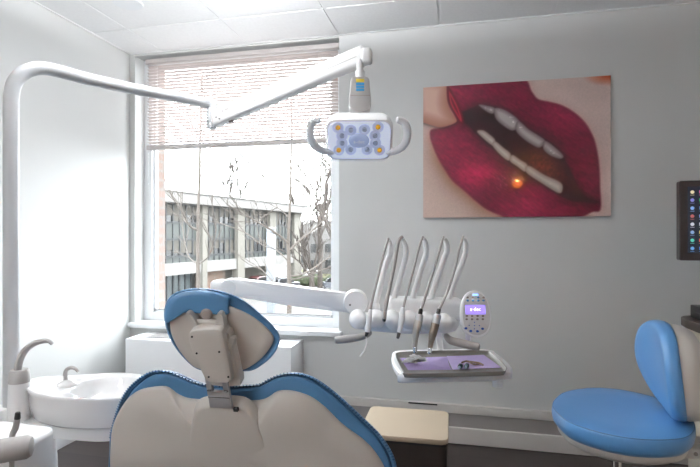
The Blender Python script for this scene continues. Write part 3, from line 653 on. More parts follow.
for c, r in ((A0, .0285), (P(355.5, 301.5, 1.67), .041)):
    bm = B(); dv = Vector((-view_y.x, -view_y.y, 0)); lathe(bm, [(.001, -.03), (r*.9, -.03), (r, -.024), (r, .024), (r*.92, .031), (.001, .032)], 40, axisM(c, dv)); fin('arm_joint', bm, M_plastic, du)
bm = B(); lathe(bm, [(.001, .0), (.0035, .0), (.0035, .002), (.001, .002)], 12, axisM(P(350, 303.5, 1.67)-view_y*.033, -view_y)); fin('screw', bm, M_dgrey, armd)
# head body
DD = 1.60
def dp(px, py, d=DD): return P(px, py, d)
x0_, x1_ = dp(352, 322), dp(461, 322)
hdx = (x1_-x0_).normalized(); hdl = (x1_-x0_).length
MD = frame(x0_, hdx, -Vector((-hdx.y, hdx.x, 0)), Zv)     # x right, y toward viewer, z up
s1 = DD/F
bm = B(); n = 25; rings = []
for i in range(n):
    t_ = i/(n-1); x = t_*hdl; e = math.sin(PI*min(max(t_, .0), 1))**.22 if 0 < t_ < 1 else .15
    zc = -.002-.012*t_; rz = .034*e; ry = .050*e
    rings.append([MD @ Vector((x, ry*math.copysign(abs(math.cos(a))**.7, math.cos(a))-.035, zc+rz*math.copysign(abs(math.sin(a))**.8, math.sin(a)))) for a in [2*PI*j/32 for j in range(32)]])
loft(bm, rings); dh = fin('delivery_head', bm, M_plastic, du, sharp=60)
# rear deck
bm = B(); ca, cb = dp(386, 303, 1.70), dp(463, 305, 1.70); Mk, Lk = along(ca, cb)
box(bm, (0, -.055, -.045), (Lk, .055, .022), bev=.018, segs=4, M=Mk); fin('rear_deck', bm, M_plastic, du)
# lobes (holders)
lobes = [(358, 320), (376, 320), (392.5, 320.5), (410, 321), (428, 322), (445, 324)]
for i, (px, py) in enumerate(lobes):
    bm = B(); c = dp(px, py, DD-.036); r = .0285
    lathe(bm, [(.001, .030), (r*.45, .0285), (r*.75, .022), (r*.92, .012), (r, -.002), (r*.96, -.03), (.001, -.03)], 32, axisM(c, -view_y-Vector((0, 0, .12)))); fin('holder_pod', bm, M_plastic, du, sharp=70)
# grips
def grip(pts, d, r, nm='handle', m=M_grey, par=du):
    bm = B(); tube(bm, [P(x, y, dd) for (x, y), dd in zip(pts, d)], r, 18, k=4, round_end=True); return fin(nm, bm, m, par)
grip([(336, 340.3), (350, 338.6), (362, 336.5), (370, 333)], [1.50, 1.51, 1.53, 1.56], [.0115, .0125, .0115, .008])
grip([(446, 336), (451, 340.5), (463, 343.5), (478, 347)], [1.57, 1.54, 1.52, 1.50], [.009, .0125, .0135, .0125], m=M_grey2)
# whips
whips = [([(375.4, 304), (380.5, 285), (386, 263.5), (389.7, 254.5), (390.2, 246), (388.6, 240.5)], [(388.2, 238.6), (386.3, 245), (383.3, 255), (379.5, 270), (375.4, 286.6), (371.6, 304), (370.3, 311)]),
         ([(392.5, 304), (398, 285), (403.3, 266), (405.8, 255), (405.4, 246), (402.5, 239)], [(401.8, 237.2), (399, 240), (397.2, 247), (394.2, 265), (390, 285), (386.4, 303), (384.8, 313)]),
         ([(410.7, 305), (417, 283), (424, 260.5), (426.3, 251.8), (425.6, 243.5), (423.4, 238.5)], [(422.8, 237), (420.8, 241.5), (418.3, 250), (413, 271), (407.8, 290), (403.6, 306), (402.5, 310)]),
         ([(428, 306), (436, 282), (444, 258.5), (447.2, 250.4), (446.4, 243), (444.2, 238.5)], [(443.4, 237), (441.8, 242), (439.6, 250), (434.4, 268), (428.6, 286), (422.5, 306), (421, 310)]),
         ([(445.5, 309), (454, 284), (463, 260.5), (466, 250.4), (465.4, 242.5), (463.6, 238)], [(463, 236.5), (461.3, 242), (458.8, 251), (454.5, 270), (448.5, 289), (441, 306), (439.3, 310)])]
for wpts, _ in whips:
    bm = B(); tube(bm, [P(x, y, 1.68-.02*i/5) for i, (x, y) in enumerate(wpts)], [.0098, .0096, .0092, .0090, .0082, .0062], 14, k=6); fin('whip_arm', bm, M_plastic, du)
    bm = B(); lathe(bm, [(.016, -.016), (.0165, .0), (.012, .010), (.001, .012)], 24, Matrix.Translation(P(wpts[0][0], wpts[0][1]+2, 1.68))); fin('whip_socket', bm, M_plastic, du)
grp = 'handpieces hanging in the delivery unit holders'
def hpiece(i, label, name, segs, cord_r=.0040):
    """segs: list of (partname, material, pixel path, radii)"""
    hose = whips[i][1]; n = len(hose)
    dpt = [1.647-(1.647-1.512)*min(1, (j/(n-1))*1.15) for j in range(n)]
    base = P(*hose[-1], 1.512)
    t = thing(name, (base.x, base.y, P(segs[-1][2][-1][0], segs[-1][2][-1][1], 1.53).z), label, {'air_water_syringe': 'syringe', 'dental_hose': 'hose'}.get(name, 'handpiece'), grp)
    bm = B(); tube(bm, [P(x, y, dd) for (x, y), dd in zip(hose, dpt)], cord_r, 12, k=6); fin('hose', bm, M_hose, t)
    for nm, m, pts, rad in segs:
        bm = B(); tube(bm, [P(x, y, 1.512-.0004*(y-310)) for x, y in pts], rad, 18, k=5, round_end=True); fin(nm, bm, m, t)
    return t
hpiece(0, 'slim white handpiece with bent thin tip, leftmost of five on the delivery unit', 'dental_handpiece', [('body', M_plastic, [(370.4, 310), (369, 320), (367.6, 331)], [.0055, .0085, .0088]), ('nozzle', M_dgrey, [(367.4, 332), (366, 336)], [.006, .004]), ('tip', M_white, [(366, 334), (366.5, 343), (364.5, 350), (360, 356.5)], .0022)])
hpiece(1, 'short grey capped hose, second from left on the delivery unit', 'dental_hose', [('sleeve', M_hose, [(385, 312), (384.3, 319)], [.0065, .0065]), ('cap', M_black, [(384.2, 319), (384, 321)], [.0064, .005])], .0062)
hpiece(2, 'long white tapered syringe hanging in the middle holder of the delivery unit', 'air_water_syringe', [('body', M_plastic, [(402.8, 308), (401.6, 320), (399.2, 332)], [.006, .010, .006]), ('nozzle', M_dgrey, [(399, 333), (397.8, 338)], [.0058, .0045])])
hpiece(3, 'silver dental drill with curved light steel neck, fourth from left', 'dental_handpiece', [('coupling', M_black, [(421, 309.5), (419.8, 315)], [.0062, .0075]), ('collar', M_metal, [(419.8, 315.5), (418.8, 321)], [.0112, .0122]), ('body', mat('drill_steel', (186, 180, 172), .3, .75, var=.03), [(418.6, 321), (416.6, 330), (415.2, 340), (414.8, 347)], [.0125, .0125, .0082, .0072]), ('head', M_chrome, [(414.8, 347), (415, 352)], [.0072, .0066])])
hpiece(4, 'bronze toned dental drill with curved neck, rightmost of five handpieces', 'dental_handpiece', [('coupling', M_black, [(439, 309.5), (437.6, 315)], [.0062, .0075]), ('collar', M_metal, [(437.4, 315.5), (435.8, 323)], [.0115, .0126]), ('body', mat('drill_bronze', (146, 132, 120), .3, .75, var=.03), [(435.4, 324), (432.8, 334), (430.8, 343), (430, 348)], [.0128, .0122, .0082, .0072]), ('head', M_chrome, [(430, 348), (429.4, 353)], [.0072, .0066])])
# control panel
ZTR = .790
pc = P(475.7, 314, 1.55); kp = 1.55/F
pn = (-view_y*.985+Zv*.17).normalized(); pu = (Zv-pn*Zv.dot(pn)).normalized(); px_ = pu.cross(pn)
MP = frame(pc, px_, pu, pn)
ol = [(0, 23.3), (7, 21.5), (12, 15.5), (14.8, 6), (15.4, -4), (13.5, -14), (8.5, -20.5), (0, -23), (-8.5, -20.5), (-13.5, -14), (-15.4, -4), (-14.8, 6), (-12, 15.5), (-7, 21.5)]
bm = B(); pillow(bm, [(x*kp, y*kp) for x, y in ol], MP, [(.8, -.022), (.96, -.018), (1, -.010), (1, -.001), (.975, .004), (.93, .0055), (.5, .006)], 90); cp = fin('control_panel', bm, M_plastic, du, sharp=60)
bm = B(); pillow(bm, [(x*kp*.86, y*kp*.9) for x, y in ol], MP, [(1, .004), (1, .0066), (.99, .007)], 90); fin('keypad', bm, mat('keypad', (206, 204, 202), .45, var=.01), cp)
def pxy(zx, zy): # zoom crop coords -> plane coords
    q = onPlane(455+zx/7.78, 285+zy/7.78, pc+pn*.008, pn)-pc; return q.dot(px_), q.dot(pu)
a, b_ = pxy(83, 228), pxy(235, 155)
bm = B(); box(bm, (a[0], a[1], .0068), (b_[0], b_[1], .0084), bev=.0004, M=MP); scn = fin('screen', bm, mat('lcd_violet', (60, 50, 120), .3, var=0, emit=(150, 128, 240), estr=1.15), cp)
bm = B(); text_bm(bm, 'a·dec', .0165, MP @ Matrix.Translation(((a[0]+b_[0])/2, (a[1]+b_[1])/2+.001, .0086)), .0003); fin('lettering', bm, mat('lcd_white', (240, 240, 255), .4, var=0, emit=(245, 240, 255), estr=1.3), scn, label='white brand lettering on the lit screen')
M_key = mat('key_grey', (128, 116, 110), .5, var=.02); M_keyb = mat('key_blue', (70, 140, 190), .4, var=.02); M_keyd = mat('key_deep_blue', (36, 84, 168), .4, var=.02)
def key(zx, zy, r, m):
    x, y = pxy(zx, zy); bm = B(); lathe(bm, [(r, .0066), (r, .0082), (r*.7, .0090), (.0002, .0092)], 16, MP @ Matrix.Translation((x, y, 0)) @ Matrix.Diagonal((1, .8, 1, 1))); fin('button', bm, m, cp)
for i, zx in enumerate((99, 140, 181, 222)):
    key(zx, 97, .0038, M_keyb if i == 2 else M_key); key(zx, 121, .0042, M_keyb)
for zx in (92, 134, 176, 218): key(zx, 241, .0040, M_key); key(zx-1, 266, .0040, M_key)
for zx, zy in ((152, 290), (111, 314), (152, 316), (190, 316), (151, 341)): key(zx, zy, .0020, M_keyd)
for zx, zy in ((85, 337), (123, 358), (175, 360), (215, 340)): key(zx, zy, .0046, M_keyd)
x, y = pxy(160, 76); bm = B(); box(bm, (x-.009, y-.003, .006), (x+.009, y+.003, .009), bev=.002, M=MP); fin('indicator_lamp', bm, mat('indicator', (120, 160, 240), .3, var=0, emit=(140, 185, 255), estr=1.6), cp)
bm = B(); tube(bm, [P(468, 328, 1.57), P(468.3, 337, 1.66), P(468.5, 346, 1.77), P(468.5, 350, 1.825), Vector((P(468.5, 350, 1.825).x, P(468.5, 350, 1.825).y, ZTR-.018))], .0095, 16, k=4)
tube(bm, [P(461, 322, 1.60), P(470, 324, 1.58)], .011, 14); fin('panel_post', bm, M_plastic, du)
# tray holder (horizontal slab)
ZT = .790
ho_ = [(392, 356.5), (398, 351.5), (440, 350.5), (487, 350.5), (497, 354.5), (511.5, 367), (510, 371.5), (503, 374.5), (406, 377), (399.5, 374.5), (392.5, 364)]
q2 = [onZ(x, y, ZT-.016) for x, y in ho_]
bm = B(); pillow(bm, [(v.x, v.y) for v in q2], Matrix.Identity(4), [(.9, ZT-.036), (.985, ZT-.035), (1, ZT-.030), (1, ZT-.016), (.985, ZT-.012), (.9, ZT-.0118)], 120, k=4); fin('tray_holder', bm, M_plastic, du, sharp=70)
bm = B(); q = onZ(497.5, 374, ZT-.03); tube(bm, [q+Vector((0, .01, .005)), q+Vector((0, .01, -.043))], .0165, 20); fin('holder_stub', bm, M_plastic, du)
bm = B(); qt = P(440, 345, 1.828); tube(bm, [dp(432, 325, 1.68), P(438, 334, 1.76), qt, Vector((qt.x, qt.y, ZT-.02))], .012, 14, k=4); fin('tray_post', bm, M_plastic, du)
# tray
to = [(396, 355.2), (400.5, 351.8), (440, 350.2), (484, 350.2), (492.5, 353), (506, 366), (505, 369.5), (498, 371.2), (411, 373.3), (404, 371), (399.5, 364)]
q2 = [onZ(x, y, ZT+.004) for x, y in to]; tp = [(v.x, v.y) for v in q2]
bm = B(); pillow(bm, tp, Matrix.Identity(4), [(.9, ZT-.0115), (.965, ZT-.0112), (.985, ZT-.004), (1.0, ZT+.001), (1.004, ZT+.003), (.993, ZT+.0035), (.968, ZT-.005), (.94, ZT-.0085), (.6, ZT-.0088)], 130, k=4)
tag(fin('instrument_tray', bm, M_tray, sharp=60), 'grey rimmed instrument tray resting on the white holder below the handpieces', 'tray')
def flatp(pts, z, th, m, nm, k=0, fn=None):
    q = [onZ(x, y, z) for x, y in pts]; bm = B(); pillow(bm, [(v.x, v.y) for v in q], Matrix.Identity(4), [(.99, z), (1, z+th*.5), (.99, z+th)], 80, k=k, fn=fn); return bm
zl_ = ZT-.0083
bm = flatp([(400, 358.3), (447, 356.8), (450, 367.5), (452, 369.8), (408, 370.2)], zl_, .001, M_purple, ''); tag(fin('tray_liner', bm, M_purple), 'purple paper liner spread on left half of the grey tray', 'tray liner')
bm = flatp([(446.5, 356.8), (484, 355.4), (501, 367.8), (452.5, 369.8)], zl_+.0012, .0025, M_purple2, ''); tag(fin('sterilization_pouch', bm, M_purple2), 'light purple paper pouch lying flat on right half of tray', 'pouch')
bm = B(); q = onZ(415, 363.8, zl_+.002)
for i in range(9):
    a = random.uniform(-.5, .5); R_ = Matrix.Translation(q+Vector((random.uniform(-.02, .02), random.uniform(-.010, .010), .005+.0035*i*.6))) @ Euler((random.uniform(-.12, .12), random.uniform(-.14, .14), a)).to_matrix().to_4x4()
    w_, h_ = random.uniform(.020, .030), random.uniform(.014, .020); g_ = 8
    vs = [[bm.verts.new(R_ @ Vector((w_*(2*i2/g_-1), h_*(2*j2/g_-1), .0014*math.sin(i2*1.7+i)+.0012*math.cos(j2*2.1)))) for j2 in range(g_+1)] for i2 in range(g_+1)]
    for i2 in range(g_):
        for j2 in range(g_): bm.faces.new((vs[i2][j2], vs[i2+1][j2], vs[i2+1][j2+1], vs[i2][j2+1]))
bmesh.ops.solidify(bm, geom=bm.faces[:], thickness=.0008)
tag(fin('gauze_pad', bm, M_gauze, sharp=80), 'crumpled white gauze pads heaped on the purple tray liner', 'gauze')
# small instruments on pouch
zi = zl_+.0040
M_teal = mat('dark_teal', (34, 62, 78), .3, var=.05)
for nm, px, py, lab in (('scaler_cap', 460.3, 366.2, 'small dark blue capped holder on the tray, left of the pair'), ('scaler_cap', 466.6, 366, 'small dark blue capped holder on the tray, right of the pair')):
    c = onZ(px, py, zi+.008); t = thing(nm, (c.x, c.y, zi), lab, 'instrument cap', 'dark caps lying on the tray')
    bm = B(); lathe(bm, [(.001, -.010), (.006, -.0095), (.0078, -.005), (.0078, .005), (.006, .0095), (.001, .010)], 20, axisM(c, Vector((.25, 1, .1)))); fin('cap_body', bm, M_teal, t)
    bm = B(); lathe(bm, [(.0045, .0096), (.0045, .0125), (.001, .013)], 16, axisM(c, Vector((-.25, -1, -.1)))); fin('cap_window', bm, mat('cap_pale', (170, 190, 210), .3, var=.02), t)
bm = B(); z5 = zi+.0045
pts = [(462, 362.5), (466, 361.2), (469.5, 361.8), (474, 362.2), (479, 363.2), (483, 364.8)]
tube(bm, [onZ(x, y, z5) for x, y in pts], [.003, .0032, .0036, .003, .0038, .0028], 10, k=4, round_end=True)
tube(bm, [onZ(x, y, z5) for x, y in [(469, 361.6), (471.5, 363.5), (475, 364.5), (479, 364)]], .0022, 8, k=4, round_end=True)
tag(fin('rubber_dam_clamp', bm, mat('clamp_bronze', (150, 126, 104), .35, .7, var=.04)), 'thin bronze coloured metal clip lying across the purple pouch', 'dental instrument')
# ================================================================== CUSPIDOR UNIT
cb = P(60, 440, 1.5); 
cu = thing('cuspidor_unit', (cb.x, cb.y, 0), 'white ceramic rinsing bowl unit with swan-neck spouts at left of chair', 'basin')
ZR = .775
ro = [(25, 385), (29, 379.5), (40, 376.5), (60, 375.8), (85, 374.4), (110, 372.9), (132, 373.2), (150, 377), (156, 384), (150, 391.5), (132, 396.5), (110, 398.6), (80, 398.8), (56, 397.5), (36, 393.8), (28, 390)]
bi = [(70, 389.5), (71.5, 385.5), (77, 381.5), (86, 378), (100, 375.8), (116, 374.8), (131, 375), (143, 378), (147, 383.5), (143, 389.5), (132, 393.3), (116, 395.2), (98, 395.6), (82, 394.3), (73, 392)]
def byang(pts, n, c, off=0):
    q = resample(cat_closed([Vector((p.x, p.y)) for p in pts], 10), n*6); out = []
    for i in range(n):
        a = 2*PI*i/n; best = min(q, key=lambda v: abs(((math.atan2(v.y-c.y, v.x-c.x)-a+PI) % (2*PI))-PI)); out.append(best)
    return out
N_ = 96
rop = [onZ(x, y, ZR) for x, y in ro]; bip = [onZ(x, y, ZR) for x, y in bi]
cb2 = cent([Vector((p.x, p.y)) for p in bip])
R1 = byang(rop, N_, cb2); R2 = byang(bip, N_, cb2)
def rg_(R, s, z, c=cb2): return [Vector((c.x+(p.x-c.x)*s, c.y+(p.y-c.y)*s, z)) for p in R]
bm = B()
rings = [rg_(R1, .60, ZR-.088), rg_(R1, .90, ZR-.085), rg_(R1, .945, ZR-.078), rg_(R1, .965, ZR-.045), rg_(R1, .975, ZR-.018), rg_(R1, .995, ZR-.010), rg_(R1, 1.0, ZR-.004), rg_(R1, .992, ZR+.000), rg_(R1, .975, ZR+.001)]
mid = [[Vector((a.x*.5+b__.x*.5, a.y*.5+b__.y*.5, ZR-.005)) for a, b__ in zip(R1, R2)]]
rings += mid+[rg_(R2, 1.03, ZR-.006), rg_(R2, 1.0, ZR-.009), rg_(R2, .96, ZR-.022), rg_(R2, .86, ZR-.045), rg_(R2, .65, ZR-.062), rg_(R2, .35, ZR-.070), rg_(R2, .1, ZR-.072)]
loft(bm, rings); fin('bowl', bm, M_ceramic, cu, sharp=75)
bm = B(); lathe(bm, [(.001, -.0), (.016, 0), (.017, .002), (.012, .003), (.001, .0015)], 20, Matrix.Translation((cb2.x, cb2.y, ZR-.0715))); fin('drain', bm, M_chrome, cu)
bm = B(); tube(bm, [P(66, 381.5, 1.44), P(65.3, 375, 1.44), P(66.5, 370.2, 1.438), P(70.5, 367.8, 1.435), P(75, 368.4, 1.43), P(78, 371.5, 1.43)], [.0068, .0062, .0058, .0055, .005, .0042], 14, k=5, round_end=True); fin('bowl_spout', bm, M_grey, cu)
bm = B(); q = onZ(67.5, 384, ZR-.002); pillow(bm, [(q.x+.030*math.cos(i*PI/8), q.y+.026*math.sin(i*PI/8)) for i in range(16)], Matrix.Identity(4), [(1, ZR-.006), (.97, ZR-.001), (.7, ZR+.004), (.3, ZR+.010)], 40, k=2); fin('spout_base', bm, M_ceramic, cu, sharp=80)
# wave relief band on the bowl side
q0 = [P(40, 401, 1.375), P(55, 409, 1.362), P(72, 413.5, 1.352), P(90, 414, 1.352), (P(108, 409, 1.36)), P(120, 403, 1.37)]
bm = B(); tube(bm, q0, .0035, 10, k=6, round_end=True); fin('relief_band', bm, M_ceramic, cu)
# under block
q2 = [onZ(x, y, ZR-.088) for x, y in [(20, 421), (30, 407), (70, 400), (120, 402), (140, 411), (135, 421), (105, 427.5), (60, 425)]]
bm = B(); pillow(bm, [(v.x, v.y) for v in q2], Matrix.Identity(4), [(.9, ZR-.130), (.985, ZR-.127), (1, ZR-.118), (1, ZR-.098), (.98, ZR-.090), (.6, ZR-.088)], 100, k=4); fin('bowl_support', bm, M_plastic, cu, sharp=60)
qb = P(32, 440, 1.42)
bm = B(); pillow(bm, rrect(.10, .14, .045, cx=qb.x, cy=qb.y), Matrix.Identity(4), [(1, 0), (1, .40), (.97, .55), (.85, ZR-.125)], 80, k=0); 
# only the part well behind the light's pole
fin('unit_body', bm, M_plastic, cu, sharp=60)
# filler column
bm = B(); c = P(19.5, 395, 1.40); tube(bm, [Vector((c.x, c.y, P(19, 425, 1.40).z)), Vector((c.x, c.y, P(19, 381, 1.40).z))], [.031, .027], 28); fin('filler_column', bm, M_plastic, cu)
bm = B(); zc0, zc1 = P(19, 382, 1.40).z, P(19, 369.5, 1.40).z; lathe(bm, [(.001, zc0), (.0275, zc0), (.0255, zc1-.006), (.022, zc1), (.001, zc1)], 28, Matrix.Translation((c.x, c.y, 0))); fin('filler_collar', bm, M_grey, cu)
bm = B(); tube(bm, [P(17.5, 371, 1.40), P(19, 362, 1.40), P(22.5, 354, 1.40), P(28, 347.5, 1.40), (P(36, 342.8, 1.40)), P(44, 341, 1.40), P(49, 341.3, 1.40), P(52, 343.6, 1.40)], [.0105, .0100, .0095, .0088, .0080, .0070, .0062, .0052], 16, k=5, round_end=True); fin('filler_spout', bm, M_grey, cu)
# small bracket left
bm = B(); q = P(3, 417, 1.48); box(bm, (-.04, -.03, -.035), (.018, .03, .028), bev=.008, M=Matrix.Translation(q)); fin('pole_clamp', bm, M_plastic, lt)
# assistant holder (foreground)
ah = P(24, 455, 1.12)
at_ = thing('assistant_holder', (ah.x-.02, ah.y, 0), 'white assistant instrument holder with grey cylindrical grip at bottom left corner', 'instrument holder')
bm = B(); c = P(20, 433, 1.16)
out = [(-.14, -.07), (-.14, .05), (-.02, .055), (.045, .05), (.064, .01), (.064, -.06), (.05, -.09), (-.02, -.10), (-.10, -.10)]
pillow(bm, out, Matrix.Translation((c.x, c.y, 0)), [(.80, c.z-.30), (.95, c.z-.20), (1, c.z-.08), (1, c.z-.012), (.98, c.z-.003), (.9, c.z), (.5, c.z)], 100, k=3); fin('holder_body', bm, M_plastic, at_, sharp=70)
bm = B(); tube(bm, [Vector((c.x-.04, c.y, 0.02)), Vector((c.x-.04, c.y, c.z-.15))], .03, 20); lathe(bm, [(.001, 0), (.13, 0), (.13, .015), (.04, .03), (.001, .03)], 30, Matrix.Translation((c.x-.04, c.y, 0))); fin('holder_stand', bm, M_plastic, at_)
bm = B(); tube(bm, [P(-25, 455.5, .98), P(10, 449.5, 1.0), P(27, 447, 1.01)], [.0235, .0235, .0235], 28, round_end=True); fin('grip', bm, M_grey, at_)
t = thing('suction_handpiece', P(14, 450, 1.02), 'slim grey suction handpiece with black tip standing in the assistant holder', 'handpiece')
bm = B(); tube(bm, [P(17.2, 419, 1.05), P(15.5, 428, 1.05), P(12, 437, 1.05), P(12, 456, 1.05), P(11.5, 470, 1.05), P(10, 520, 1.05)], [.0058, .0064, .0056, .0052, .005, .005], 14, k=5, round_end=True); fin('body', bm, M_grey, t)
bm = B(); tube(bm, [P(17.4, 418.5, 1.05), P(17.8, 413, 1.05)], [.0062, .0052], 14, round_end=True); fin('tip', bm, M_black, t)
# ================================================================== WASTE BIN
zb0 = .405
bq = [onZ(x, y, zb0) for x, y in [(383, 408.2), (439, 411.5), (452, 419), (448.5, 440.2), (345, 430.5)]]
bx0, bx1 = onZ(448.5, 440.2, zb0), None
fl_ = onZ(358, 433.5, zb0); fr2 = onZ(448.5, 441, zb0)
ex = (fr2-fl_).normalized(); ey = Vector((-ex.y, ex.x, 0)); wbn = (fr2-fl_).length; dbn = .33
Mn = frame(fl_+(ex*wbn/2)+(ey*dbn/2)-Vector((0, 0, zb0)), ex, ey, Zv)
t = thing('waste_bin', (Mn.translation.x, Mn.translation.y, 0), 'square steel waste bin with flat beige lid standing between chair and wall', 'bin')
bm = B(); pillow(bm, rrect(wbn-.012, dbn-.012, .03), Mn, [(.97, .0), (.985, .01), (1, .06), (1, zb0-.022)], 80, k=0); fin('bin_body', bm, M_steel, t)
bm = B(); pillow(bm, rrect(wbn, dbn, .028), Mn, [(.985, zb0-.020), (1, zb0-.016), (1, zb0-.004), (.988, zb0), (.5, zb0+.002)], 80, k=0); fin('lid', bm, M_lid, t)
bm = B(); pillow(bm, rrect(wbn-.006, dbn-.006, .03), Mn, [(1, zb0-.030), (1, zb0-.0205)], 80, k=0); fin('lid_seal', bm, M_black, t)
bm = B(); box(bm, (-.03, -dbn/2-.03, .005), (.03, -dbn/2+.02, .02), bev=.004, M=Mn); fin('pedal', bm, M_black, t)
# ================================================================== STOOL
sc_ = Vector((.475, 1.62, 0)); ZS = .655
st = thing('operator_stool', sc_, 'blue upholstered rolling operator stool with curved backrest at right of the picture', 'stool')
so = [(551.8, 405), (556, 396.5), (566, 390.5), (586.8, 387), (605, 387), (624.7, 389.3), (645, 393.5), (662, 399), (682, 408.5), (692.5, 417.5), (696, 427), (688, 436), (668, 439), (640, 438.5), (612, 434.5), (585, 427.5), (564, 418.5)]
q2 = [onZ(x, y, ZS) for x, y in so]; s2 = [(v.x, v.y) for v in q2]
bm = B(); pillow(bm, s2, Matrix.Identity(4), [(.80, ZS-.062), (.93, ZS-.058), (.985, ZS-.044), (1.0, ZS-.026), (.995, ZS-.010), (.985, ZS-.003), (.975, ZS-.0025), (.90, ZS+.001), (.6, ZS+.000), (.2, ZS-.002)], 140); sc1 = fin('seat', bm, M_blue2, st, sharp=75)
c2 = cent([Vector(p) for p in s2]); o3 = resample(cat_closed([Vector(p) for p in s2], 6), 140)
bm = B(); rr_ = [Vector((*(c2+(p-c2)*.9845), ZS-.0035)) for p in o3]; tube(bm, rr_+[rr_[0]], .0012, 6, cap=False); fin('seam', bm, M_bluep, sc1)
bm = B(); pillow(bm, s2, Matrix.Identity(4), [(.45, ZS-.098), (.80, ZS-.092), (.91, ZS-.076), (.93, ZS-.056)], 100); fin('seat_pan', bm, M_beige, st, sharp=70)
pc_ = P(616.5, 450, 1.60)
bm = B(); tube(bm, [Vector((pc_.x, pc_.y, .09)), Vector((pc_.x, pc_.y, .40))], .025, 20); fin('gas_column', bm, M_black, st)
bm = B(); tube(bm, [Vector((pc_.x, pc_.y, .38)), Vector((pc_.x, pc_.y, ZS-.07))], .0145, 20); fin('gas_piston', bm, M_chrome, st)
for k in range(5):
    a = 2*PI*k/5+.3; dv = Vector((math.cos(a), math.sin(a), 0)); p_ = Vector((pc_.x, pc_.y, 0))
    bm = B(); tube(bm, [p_+dv*.02+Zv*.105, p_+dv*.15+Zv*.09, p_+dv*.27+Zv*.068], [.02, .016, .012], 12); lg_ = fin('leg', bm, M_metal, st)
    w = p_+dv*.27; sd = Vector((-dv.y, dv.x, 0))
    bm = B()
    for s in (-1, 1): tube(bm, [w+sd*s*.006+Zv*.027, w+sd*s*.022+Zv*.027], .027, 18)
    tube(bm, [w+Zv*.027, w+Zv*.066], .006, 8); fin('caster', bm, M_black, lg_)
# backrest : faces -X
bc = onX(663, 372, .64); yb_c = bc.y; 
yc, zc_ = 1.715, .795
def backpt(py_, pz_, off):   # py_: along Y rel, pz_ rel, off: toward +X
    curve = .9*(py_**2)      # wraps forward (toward -X) at its edges
    return Vector((.655-.022+off-curve+.065*py_, yc+py_, zc_+pz_)) - Vector((.11*pz_, 0, 0))
ob = [(-.185, -.045), (-.178, .03), (-.145, .092), (-.085, .132), (0, .145), (.085, .132), (.145, .092), (.178, .03), (.175, -.03), (.14, -.08), (.08, -.118), (0, -.135), (-.07, -.137), (-.13, -.122), (-.17, -.09)]
def bpillow(prof, sc=1.0, dz=0):
    o = resample(cat_closed([Vector(p) for p in ob], 6), 110); c = cent(o); rings = []
    for s, h in prof: rings.append([backpt(*(c+(p-c)*s*sc+Vector((0, dz))), h) for p in o])
    bm = B(); vs = loft(bm, rings, False)
    for r, ring in ((vs[0], rings[0]), (vs[-1], rings[-1])):
        cv = bm.verts.new(sum(ring, Vector((0, 0, 0)))/len(ring))
        for i in range(110): bm.faces.new((r[i], r[(i+1) % 110], cv))
    return bm
fin('backrest', bpillow([(.25, -.030), (.6, -.030), (.85, -.028), (.95, -.022), (.99, -.010), (1.0, .004), (.985, .014), (.8, .016)]), M_blue2, st, sharp=75)
fin('backrest_shell', bpillow([(.8, .012), (.95, .014), (.965, .022), (.94, .050), (.85, .074), (.65, .090), (.3, .096)], dz=-.004), M_beige, st, sharp=75)
bm = B(); pj = Vector((.70, yc-.03, ZS-.02)); 
Mj, Lj = along(Vector((pc_.x+.02, pc_.y, ZS-.085)), Vector((.765, yc-.02, ZS-.085))); box(bm, (0, -.03, -.012), (Lj, .03, .012), bev=.004, M=Mj)
box(bm, (.735, yc-.045, ZS-.097), (.760, yc+.015, .76), bev=.006); fin('back_support', bm, M_heat, st)
for px, py in ((683.5, 461.5), (693.5, 455.5)):
    q = onPlane(px, py, Vector((.7, yc-.062, 0)), Vector((0, 1, 0))); 
bm = B(); box(bm, (.64, yc-.09, ZS-.105), (.80, yc-.05, ZS-.072), bev=.006); bp_ = fin('support_bracket', bm, M_heat, st)
for x in (.675, .705, .745):
    bm = B(); lathe(bm, [(.001, 0), (.006, 0), (.005, .003), (.001, .003)], 14, axisM(Vector((x, yc-.09, ZS-.088)), Vector((0, -1, 0)))); fin('bolt', bm, M_grey2, bp_)
# ================================================================== DESK
dz = .835; dxf = onZ(673, 314.5, dz)
dk = thing('desk', (1.35, 1.9, 0), 'cream desk cabinet with dark wood worktop at right edge of the photo', 'desk')
X0 = dxf.x; Y1 = min(dxf.y, YB-.02); 
bm = B(); ow = [(X0+.01, Y1-.06), (X0+.0, Y1-.14), (X0, .9), (XR-.003, .9), (XR-.003, Y1), (X0+.10, Y1), (X0+.04, Y1-.02)]
prism(bm, ow, Matrix.Identity(4), dz-.038, dz, bev=.003); fin('worktop', bm, M_desk, dk)
bm = B(); box(bm, (X0+.05, .95, .0), (XR-.003, Y1-.03, dz-.038), bev=.003); cb_ = fin('cabinet', bm, M_cab, dk)
bm = B(); box(bm, (X0+.046, 1.2, .58), (X0+.052, Y1-.16, .68), mi=1)
for i in range(46):
    y = 1.21+i*.028
    if y > Y1-.17: break
    box(bm, (X0+.040, y, .585), (X0+.048, y+.014, .675), mi=0)
fin('vent_grille', bm, [M_heatd, M_dark], cb_)
for y in (1.5, 2.0):
    bm = B(); box(bm, (X0+.0495, y-.002, .05), (X0+.0505, y+.002, .56)); fin('door_gap', bm, M_dark, cb_)
q = onZ(694, 317.5, dz)
t = thing('desk_box', (q.x+.06, q.y, dz), 'small black electronic box standing on the dark worktop below the monitor', 'electronic box')
bm = B(); box(bm, (q.x-.012, q.y-.14, dz), (q.x+.18, q.y+.01, dz+.058), bev=.005); fin('case', bm, M_black, t)
